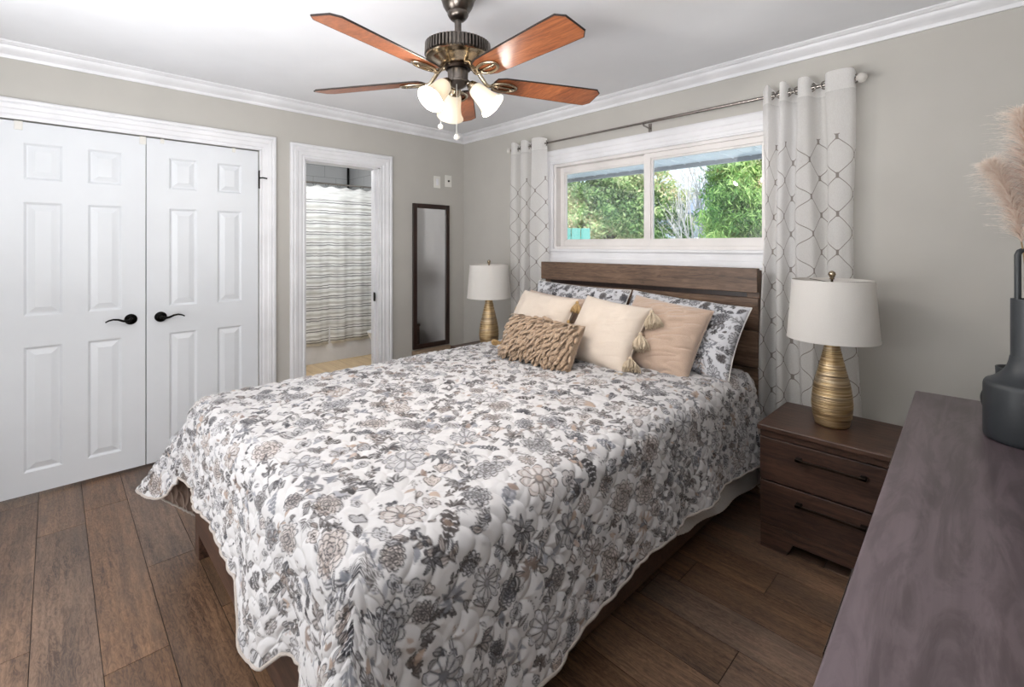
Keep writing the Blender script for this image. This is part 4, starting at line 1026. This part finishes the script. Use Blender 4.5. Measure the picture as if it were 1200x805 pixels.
def curtain(label, fronts, x0, x1, zb, seed, flare, uoff=0):
    """fronts: (x centre, half width) of every fold in front of the rod"""
    t_ = thing('sheer_curtain', label, 'curtain', ((x0+x1)/2, -.09, zb), 'sheer trellis curtains')
    key = [(x0, .0)]
    for i, (xc, hw) in enumerate(fronts):
        key += [(xc-hw, -1), (xc+hw, -1)]
        if i < len(fronts)-1: xn = fronts[i+1][0]-fronts[i+1][1]; mid = (xc+hw+xn)/2; g = (xn-xc-hw)*.22; key += [(mid-g, 1), (mid+g, 1)]
    key.append((x1, .2))
    path = sm([(a, b) for a, b in key], 8); n = len(path); S = [0]
    for i in range(1, n): S.append(S[-1]+math.hypot(path[i][0]-path[i-1][0], (path[i][1]-path[i-1][1])*.05))
    zt = 2.222; m = 90; mb = MB(); uv = []; rnd = random.Random(seed); ph = [rnd.uniform(0, 6.28) for _ in range(4)]
    xm = (x0+x1)/2
    for i, (x, d) in enumerate(path):
        for k in range(m+1):
            f_ = k/m; z = zt+(zb-zt)*f_; top = math.exp(-f_*14)
            sp = 1+flare*f_; xx = xm+(x-xm)*sp+(.016*math.sin(x*21+ph[0]+f_*3.5)+.006*math.sin(x*50+ph[3]+f_*6))*min(1, f_*3)*(1-top)
            amp = .036*(1+.45*f_*math.sin(x*23+ph[1])); y = YRD+.004+amp*d*(.85+.15*math.cos(f_*3+ph[2]))+.006*f_*math.sin(x*60+ph[3])
            y = min(y, -.03)
            zz = z+(.012*(-d)*top if k == 0 else 0)
            mb.v.append((xx, y, zz)); uv.append((S[i]+uoff, zt-z))
    for i in range(n-1):
        for k in range(m): a = i*(m+1)+k; mb.f.append((a, a+1, a+m+2, a+m+1))
    mb.uv = uv; o = obj('panel', mb, M['sheer'], t_, smooth=True)
    # grommets where the cloth crosses the rod
    prev = None
    for i in range(1, n):
        if (path[i][1] > .1) != (path[i-1][1] > .1):
            x = path[i][0]; yy = YRD+.004+.036*path[i][1]; sgn = 1 if path[i][1] > path[i-1][1] else -1
            Rm = Matrix.Rotation(PI/2, 3, 'Y') @ Matrix.Rotation(0, 3, 'X')
            Rm = Matrix.Rotation(sgn*math.radians(50), 3, 'Z') @ Matrix.Rotation(PI/2, 3, 'Y')
            obj('grommet', MB().tube([tuple(Vector((x, YRD, ZRD))+Rm @ Vector((.019*math.cos(a), .019*math.sin(a), 0))) for a in [2*PI*q/20 for q in range(20)]], .0038, 6, closed=True), M['nickel'], t_, smooth=True)
    return t_
curtain('sheer white trellis curtain left of the window, behind the left lamp', LF, .765, 1.165, .05, 1, .04)
curtain('sheer white trellis curtain right of the window, behind the right lamp', RF, 2.755, 3.175, .05, 2, .13, .05)
# ------------------------------------------------------------------ ceiling fan
FX, FY = 2.084, -1.676
KS = 1.082
def zs(z): return 1.37+(z-1.37)*KS
def ps(prof): return [(r*KS if r > .001 else r, zs(z)) for r, z in prof]
fan = thing('ceiling_fan', 'ceiling fan with five reddish wood blades and three lit glass shades', 'ceiling fan', (FX, FY, ZC)); fc = (FX, FY, 0)
obj('canopy', MB().lathe([(.0001,2.44),(.078,2.44),(.080,2.432),(.076,2.42),(.078,2.412),(.072,2.402),(.068,2.392),(.062,2.372),(.050,2.352),(.043,2.345),(.044,2.336),(.038,2.324),(.028,2.314),(.0001,2.312)], fc, 44), M['pewter'], fan, smooth=True, autos=50)
obj('down_rod', MB().lathe([(.0001,2.33),(.0145,2.33),(.0145,2.245),(.022,2.240),(.027,2.230),(.0001,2.226)], fc, 24), M['pewter'], fan, smooth=True, autos=50)
def fl(r, z, a): return r+(.003 if (math.sin(a*56) > -.3) else -.006)
mt_ = MB(); mt_.lathe([(.03,2.232),(.07,2.229),(.108,2.221),(.127,2.211)], fc, 64)
obj('motor_cap', mt_, M['pewter'], fan, smooth=True)
obj('motor_ring', MB().lathe([(.127,2.211),(.1335,2.208),(.1355,2.163),(.131,2.157)], fc, 336, None, lambda r, z, a: r+(fl(0, z, a) if r > .133 else 0)), M['pewter'], fan)
obj('motor_bowl', MB().lathe([(.131,2.160),(.134,2.156),(.131,2.152),(.112,2.151),(.100,2.149),(.092,2.143),(.076,2.135),(.066,2.129),(.062,2.124),(.0001,2.122)], fc, 48), M['brass'], fan, smooth=True, autos=40)
obj('neck', MB().lathe([(.0001,2.128),(.056,2.124),(.058,2.115),(.052,2.106),(.0001,2.104)], fc, 32), M['bronze_dark'], fan, smooth=True, autos=40)
obj('switch_housing', MB().lathe([(.0001,2.110),(.041,2.108),(.043,2.102),(.042,2.062),(.050,2.058),(.050,2.050),(.036,2.040),(.02,2.030),(.008,2.025),(.0001,2.024)], fc, 40), M['pewter'], fan, smooth=True, autos=40)
ca, sa_ = math.cos(math.radians(45.9)), math.sin(math.radians(45.9)); fwd = Vector((-sa_, ca, 0)); rgt = Vector((ca, sa_, 0))
ang0 = math.atan2(fwd.y, fwd.x)+math.radians(3.95)
ZB = 2.065
outline = [(.165,-.045),(.20,-.056),(.35,-.062),(.56,-.068),(.635,-.069),(.66,-.045),(.66,.045),(.635,.069),(.56,.068),(.35,.062),(.20,.056),(.165,.045),(.158,.02),(.158,-.02)]
for k in range(5):
    a = ang0+k*2*PI/5; Rz = Matrix.Rotation(a, 3, 'Z') @ Matrix.Rotation(math.radians(-12), 3, 'X')
    bl = obj('blade', MB().prism(outline, -.003, .003, Rz, (FX, FY, ZB)), M['blade'], fan)
    ed = [Rz @ Vector((x, y, 0))+Vector((FX, FY, ZB)) for x, y in outline]
    e = obj('edge_band', MB().tube([tuple(p) for p in ed], .0036, 6, closed=True), M['bladeedge'], bl, local=True); e.data.transform(Matrix.Translation((-FX, -FY, -ZC)))
    ir = MB(); zi = -.008
    lp = [(.205+.055*math.cos(q), .030*math.sin(q), zi) for q in [2*PI*i/28 for i in range(28)]]
    ir.tube([tuple(Rz @ Vector(p)+Vector((FX, FY, ZB))) for p in lp], .0068, 8, closed=True)
    ir.tube([tuple(Rz @ Vector(p)+Vector((FX, FY, ZB))) for p in ((.155,0,zi),(.19,0,zi),(.25,0,zi-.001))], .0052, 8)
    sh = sm([(.050,0,.056),(.080,0,.050),(.108,0,.016),(.13,0,-.008),(.155,0,zi)], 5)
    R0 = Matrix.Rotation(a, 3, 'Z'); ir.tube([tuple(R0 @ Vector(p)+Vector((FX, FY, ZB))) for p in sh], lambda q: .011-.004*q, 10)
    for px_ in (.175, .235):
        ir.sphere(tuple(Rz @ Vector((px_, 0, zi-.006))+Vector((FX, FY, ZB))), .005, 8)
    obj('blade_bracket', ir, M['brass'], fan, smooth=True)
t = NT('lit_frosted_glass'); t.col((226,218,200)); t.set(rough=.4)
t.b.inputs['Emission Color'].default_value = (1, .93, .80, 1); t.b.inputs['Emission Strength'].default_value = .22
tr_ = t.node('ShaderNodeBsdfTranslucent'); tr_.inputs[0].default_value = (.5, .44, .36, 1); mx = t.node('ShaderNodeMixShader'); mx.inputs[0].default_value = .22
t.link(t.b.outputs[0], mx.inputs[1]); t.link(tr_.outputs[0], mx.inputs[2]); t.link(mx.outputs[0], t.out.inputs[0]); M['glassshade'] = t.m
t = NT('bulb_glow'); t.col((255,255,255)); t.b.inputs['Emission Color'].default_value = (1, .95, .85, 1); t.b.inputs['Emission Strength'].default_value = 14; M['bulb'] = t.m
for deg in (100, -140, -20):
    q = math.radians(deg); d = fwd*math.cos(q)+rgt*math.sin(q); top = Vector((FX, FY, 2.030))+d*.067; ax = (d*.70+Vector((0,0,-.71))).normalized()
    Rm = ax.to_track_quat('Z', 'Y').to_matrix()
    am = MB(); am.tube(sm([tuple(Vector((FX, FY, 2.050))+d*.03), tuple(Vector((FX, FY, 2.048))+d*.052), tuple(top-ax*.018)], 5), .0085, 10)
    am.lathe([(.0001,-.022),(.018,-.02),(.023,-.008),(.027,.004),(.025,.012),(.0001,.012)], tuple(top), 24, Rm)
    arm = obj('light_arm', am, M['brass'], fan, smooth=True, autos=50)
    g = MB(); g.lathe(sm([(.022,.002),(.031,.012),(.036,.035),(.039,.06),(.044,.085),(.052,.104),(.060,.116)], 4)+sm([(.0575,.1165),(.050,.106),(.0415,.085),(.0365,.06),(.0335,.035),(.0285,.014),(.020,.005)], 4), tuple(top), 48, Rm)
    s_ = obj('glass_shade', g, M['glassshade'], arm, smooth=True, local=True); s_.data.transform(Matrix.Translation((-FX, -FY, -ZC)))
    bu = MB(); bu.sphere(tuple(top+ax*.058), .020, 12); b_ = obj('bulb', bu, M['bulb'], arm, smooth=True, local=True); b_.data.transform(Matrix.Translation((-FX, -FY, -ZC)))
    light('fan_lamp_light', 'POINT', tuple(top+ax*.104), FAN_W, (1, .94, .87), radius=.025)
for off, z1, z2 in ((-.068, 2.05, 1.873), (-.002, 2.05, 1.83)):
    p = Vector((FX, FY, 0))+rgt*off-fwd*.03; m_ = MB(); m_.tube([(p.x, p.y, z1), (p.x, p.y, z2)], .0013, 6)
    for i in range(int((z1-z2)/.006)): m_.sphere((p.x, p.y, z2+i*.006), .0019, 4)
    ch = obj('pull_chain', m_, M['plate'], fan, smooth=True)
    kb = obj('pull_knob', MB().sphere((p.x, p.y, z2-.012), .0115, 10, (1,1,1.1)), M['crystal'], ch, smooth=True, local=True); kb.data.transform(Matrix.Translation((-FX, -FY, -ZC)))

# ------------------------------------------------------------------ outdoors
t = NT('pale_bounce_ground'); n = t.noise(t.coord(), 3, 5); t.col(t.ramp(n, [(.3, (186,190,188)), (.7, (214,214,212))])); t.set(rough=.95); M['pale_bounce_ground'] = t.m  # pale grey instead of grass, chosen to bounce light up to the soffit
gz = .55
struct(obj('ground_pale', MB().box(-45, 30, .5, 60, gz-.1, gz), M['pale_bounce_ground']));  # unseen pale ground, brightens the soffit from below
M['soffit'] = paint('soffit_metal', (232,236,240), .5, 0); M['fascia'] = paint('fascia_metal', (150,152,158), .5, 0)
s = MB(); s.box(-.6, 5, .16, .64, 2.001, 2.016)
x = -.55
while x < 5: s.box(x, x+.010, .16, .60, 1.996, 2.002); x += .12
eave = struct(obj('trim_9', s, M['soffit'])); struct(obj('trim_10', MB().box(-.6, 5, .60, .64, 1.972, 2.18), M['fascia']))
struct(obj('roof', MB().box(-.6, 5, -.2, .8, 2.55, 2.6), M['fascia']))
def leafmat(name, stops, tl=.3):
    t = NT(name); at = t.node('ShaderNodeAttribute', attribute_name='shade'); c = t.ramp(at.outputs['Fac'], stops); t.col(c); t.set(rough=.7)
    tr_ = t.node('ShaderNodeBsdfTranslucent'); t.link(c, tr_.inputs[0]); mx = t.node('ShaderNodeMixShader'); mx.inputs[0].default_value = tl
    t.link(t.b.outputs[0], mx.inputs[1]); t.link(tr_.outputs[0], mx.inputs[2]); t.link(mx.outputs[0], t.out.inputs[0]); return t.m
M['leafA'] = leafmat('maple_leaves', [(0, (74,110,62)), (.3, (138,172,104)), (.6, (204,214,160)), (1, (232,200,172))])
M['leafB'] = leafmat('cedar_leaves', [(0, (70,116,60)), (.4, (146,186,104)), (1, (222,232,160))])
M['bark'] = paint('bark', (112,98,88), .9, .3, 30); M['bark_pale'] = paint('pale_bark', (196,190,188), .85, .2, 30, .1)
def foliage(name, blobs, n, size, mat, parent, seed, droop=0):
    r = np.random.RandomState(seed); vs = []; w = np.array([b[3]*b[4]*b[5] for b in blobs])**.7; w /= w.sum(); idx = r.choice(len(blobs), n, p=w); B = np.array(blobs)[idx]
    d = r.normal(size=(n, 3)); d /= np.linalg.norm(d, axis=1, keepdims=True); rad = r.uniform(.45, 1.05, (n, 1))**.5*(1+.16*np.sin(d[:, :1]*9+d[:, 1:2]*7+d[:, 2:3]*11)); C = B[:, :3]+d*B[:, 3:6]*rad
    nc = max(60, n//110); ci = r.choice(n, nc); cc = C[ci]; own = r.randint(0, nc, n); g = r.normal(size=(n, 3)); g /= np.linalg.norm(g, axis=1, keepdims=True)
    C = np.where(r.rand(n, 1) < .82, cc[own]+g*np.array([1, 1, .7])*(.5+.5*r.rand(n, 1))*size*2.1, C)
    # clumps
    C += .10*np.sin(C[:, [1, 2, 0]]*5.3+1.3)*1.0
    a = r.normal(size=(n, 3)); a[:, 2] -= droop; a /= np.linalg.norm(a, axis=1, keepdims=True); b = r.normal(size=(n, 3)); b -= a*(a*b).sum(1, keepdims=True); b /= np.linalg.norm(b, axis=1, keepdims=True)
    L = size*r.uniform(.7, 1.4, (n, 1)); Wd = L*(.42 if not droop else .22)
    V = np.stack([C-a*L/2, C-a*L*.05+b*Wd/2+np.cross(a, b)*L*.08, C+a*L/2, C-a*L*.05-b*Wd/2+np.cross(a, b)*L*.08], 1).reshape(-1, 3)
    mb = MB(); mb.v = [tuple(x) for x in V]; mb.f = [(4*i, 4*i+1, 4*i+2, 4*i+3) for i in range(n)]
    o = obj(name, mb, mat, parent); sh = np.repeat(np.clip(r.beta(2, 2, n)*.8+.25*np.sin(C[:, 0]*3.1+C[:, 2]*4), 0, 1), 4).astype(np.float32)
    at = o.data.attributes.new('shade', 'FLOAT', 'POINT'); at.data.foreach_set('value', sh); return o
def P(u, depth, z):      # ground position seen in image column u at a given depth
    t_ = (u-600)/554.7; d = fwd+rgt*t_; return (3.665+d.x*depth, -2.893+d.y*depth, z)
def tree(name, label, base, blobs, n, size, mat, seed, trunk_r=.12, droop=0, group=None, cat='tree'):
    t_ = thing(name, label, cat, base, group); cz = max(b[2] for b in blobs); tops = [(b[0], b[1], b[2]) for b in blobs]
    m_ = MB(); m_.tube(sm([base, (base[0]+.05, base[1], (base[2]+cz)/2), (base[0], base[1]+.04, cz)], 5), lambda q: trunk_r*(1-.75*q), 10)
    for tp in tops: m_.tube(sm([(base[0], base[1], base[2]+.35*(tp[2]-base[2])), ((base[0]+tp[0])/2, (base[1]+tp[1])/2, base[2]+.75*(tp[2]-base[2])), tp], 4), lambda q: trunk_r*.45*(1-.8*q), 6)
    obj('trunk', m_, M['bark'], t_, smooth=True); foliage('foliage', blobs, n, size, mat, t_, seed, droop)
rn = random.Random(8)
b1 = P(705, 9.5, gz); bl = [(b1[0], b1[1], 1.9, 1.1, 1.1, 1.1)]
for u, dp, z, r in ((668,9.6,1.75,.75),(680,9.3,2.2,.6),(700,9.2,1.5,.7),(722,9.3,2.4,.72),(745,9.4,2.1,.9),(752,9.3,2.6,.5),(772,9.2,1.6,.65),(735,9.0,1.6,.7),(700,9.4,2.3,.55),(772,9.6,2.2,.42),(660,9.8,1.8,.5),(640,9.8,1.7,.7)):
    p = P(u, dp, z); bl.append((*p, r, r, r*.85))
tree('leafy_tree', 'broad bushy green tree with reddish tips filling the left window pane', b1, bl, 46000, .078, M['leafA'], 1, .14)
b2 = P(885, 6.6, gz); bl = []
for u, dp, z, r in ((870,6.8,2.95,.40),(872,6.6,2.5,.55),(885,6.5,2.9,.6),(905,6.4,2.5,.7),(900,6.4,1.9,.7),(872,6.5,1.85,.5),(866,6.7,1.5,.40),(880,6.3,1.4,.6),(930,6.3,2.2,.8),(915,6.4,3.1,.7),(868,6.7,2.2,.28),(850,6.7,2.85,.22),(852,6.8,1.5,.22)):
    p = P(u, dp, z); bl.append((*p, r, r, r*1.05))
tree('cedar_tree', 'yellow-green drooping cedar filling the right side of the window', b2, bl, 46000, .085, M['leafB'], 2, .13, .9)
# bare multi-stemmed tree
def bare(label, base, seed, H=2.6, stems=7, mat='bark_pale', r0=.03, spread=.35):
    rnd = random.Random(seed); t_ = thing('bare_tree', label, 'tree', base, 'bare trees beyond the window'); mb = MB()
    def br(p, d, L, r, depth):
        pts = [p]; q = p.copy(); dd = d.copy()
        for i in range(5):
            dd = (dd+Vector((rnd.uniform(-.13,.13), rnd.uniform(-.13,.13), rnd.uniform(-.02,.10)))).normalized(); q = q+dd*(L/5); pts.append(q.copy())
        mb.tube([tuple(a) for a in pts], lambda f_: r*(1-.6*f_), 5, caps=False)
        if depth > 0:
            for i in range(rnd.randint(3, 5)):
                k = rnd.randint(1, 5); e = (dd+Vector((rnd.uniform(-.9,.9), rnd.uniform(-.9,.9), rnd.uniform(-.1,.5)))).normalized(); br(pts[k], e, L*rnd.uniform(.4, .65), r*.5, depth-1)
    for i in range(stems):
        d = Vector((rnd.uniform(-spread, spread), rnd.uniform(-spread, spread), 1)).normalized(); br(Vector(base)+Vector((rnd.uniform(-.12,.12), rnd.uniform(-.12,.12), 0)), d, H*rnd.uniform(.6, .85), r0*rnd.uniform(.7, 1.2), 3)
    obj('branches', mb, M[mat], t_, smooth=True)
bare('pale bare tree with many upright stems between the two green trees', P(812, 8.0, gz), 3, 2.4, 6, 'bark_pale', .02, .28)
bare('low tangle of bare twigs left of the pale bare tree', P(796, 9.4, gz), 5, 1.3, 5, 'bark_pale', .014, .4)
# house beyond
M['siding'] = paint('house_siding', (160,172,186), .7, .1, 40); M['shingle'] = paint('roof_shingle', (126,134,150), .9, .2, 30, .08); M['darkglass'] = paint('house_glass', (120,148,170), .15, 0)
hs = thing('house', 'pale grey house with white-framed window seen between the trees', 'house', P(800, 20, gz))
hc = P(800, 20, gz); hx, hy = hc[0], hc[1]
Rh = Matrix.Rotation(math.radians(20), 3, 'Z')
def hb(*b): 
    m_ = MB().box(*b); m_.v = [tuple(Rh @ Vector(p)+Vector((hx, hy, 0))) for p in m_.v]; return m_
def hmerge(bs):
    m_ = MB()
    for b in bs: n = len(m_.v); q = hb(*b); m_.v += q.v; m_.f += [tuple(i+n for i in f_) for f_ in q.f]
    return m_
obj('walls', hmerge([(-3.2, 3.2, 0, 4, gz, 2.75)]), M['siding'], hs)
rf = MB(); rf.v = [tuple(Rh @ Vector(p)+Vector((hx, hy, 0))) for p in ((-3.6,-.5,2.72),(3.6,-.5,2.72),(3.6,4.5,2.72),(-3.6,4.5,2.72),(-3.0,2,3.75),(3.0,2,3.75))]; rf.f = [(0,1,5,4),(2,3,4,5),(1,2,5),(3,0,4),(3,2,1,0)]
obj('roof', rf, M['shingle'], hs)
for xa, xb in ((-.85, .15), (1.5, 2.3)):
    w_ = obj('window', hmerge([(xa,xb,-.06,0,2.0,2.1),(xa,xb,-.06,0,2.55,2.62),(xa,xa+.09,-.06,0,2.1,2.55),(xb-.09,xb,-.06,0,2.1,2.55),((xa+xb)/2-.03,(xa+xb)/2+.03,-.06,0,2.1,2.55)]), M['trim'], hs)
    g_ = obj('pane', hmerge([(xa+.09,xb-.09,-.03,-.01,2.1,2.55)]), M['darkglass'], w_, local=True); g_.data.transform(Matrix.Translation(-Vector(hs.location)))
sh = thing('garden_shed', 'low white-roofed shed in front of the pale grey house', 'shed', P(822, 14, gz)); sc0 = P(822, 14, gz)
m_ = MB(); m_.box(sc0[0]-1.6, sc0[0]+1.2, sc0[1], sc0[1]+1.2, gz, 1.52); obj('walls', m_, M['shingle'], sh)
m_ = MB(); m_.box(sc0[0]-1.75, sc0[0]+1.35, sc0[1]-.15, sc0[1]+1.3, 1.52, 1.62); obj('roof', m_, M['trim'], sh)
# hedge of far trees behind everything
for i, (u, dp, hgt) in enumerate(((655, 15, 2.3), (694, 18, 2.0), (880, 18, 4.0), (980, 13.5, 3.9))):
    b3 = P(u, dp, gz); bl = []
    for k in range(6):
        a = rn.uniform(0, 6.28); bl.append((b3[0]+math.cos(a)*rn.uniform(.2, 1.1), b3[1]+math.sin(a)*rn.uniform(.2, 1.1), gz+rn.uniform(.5, hgt-.4), .9, .9, .8))
    lab = ('distant green tree left of the bushy tree', 'distant low green tree behind the bushy tree', 'distant tall green tree behind the cedar, left', 'distant tall green tree behind the cedar, right')[i]
    tree('distant_tree', lab, b3, bl, 7000, .16, M['leafB'] if i > 1 else M['leafA'], 10+i, .15, 0, 'distant trees')
# turquoise garden chair
M['turq'] = paint('turquoise_plastic', (104,170,160), .5, 0); gc = P(675, 6.2, gz)
ch = thing('garden_chair', 'turquoise slatted garden chair outside the left pane', 'chair', gc); w2 = .19
Rc = Matrix.Rotation(math.radians(46), 3, 'Z')
def cb(bs):
    m_ = MB()
    for b in bs: m_.box(*b)
    m_.v = [tuple(Rc @ Vector(p)+Vector((gc[0], gc[1], 0))) for p in m_.v]; return m_
for xa in (-.185, -.058, .068): obj('back_slat', cb([(xa, xa+.117, 0, .02, .95, 1.60)]), M['turq'], ch, bevel=.004)
for za, zb in ((1.46,1.49),(1.0,1.06)): obj('back_rail', cb([(-.19, .19, .02, .04, za, zb)]), M['turq'], ch)
obj('seat', cb([(-.2, .2, -.42, .02, .95, .98)]), M['turq'], ch, bevel=.004)
for xa in (-.2, .16):
    for ya in (-.4, -.02): obj('leg', cb([(xa, xa+.04, ya, ya+.04, gz, .95)]), M['turq'], ch)
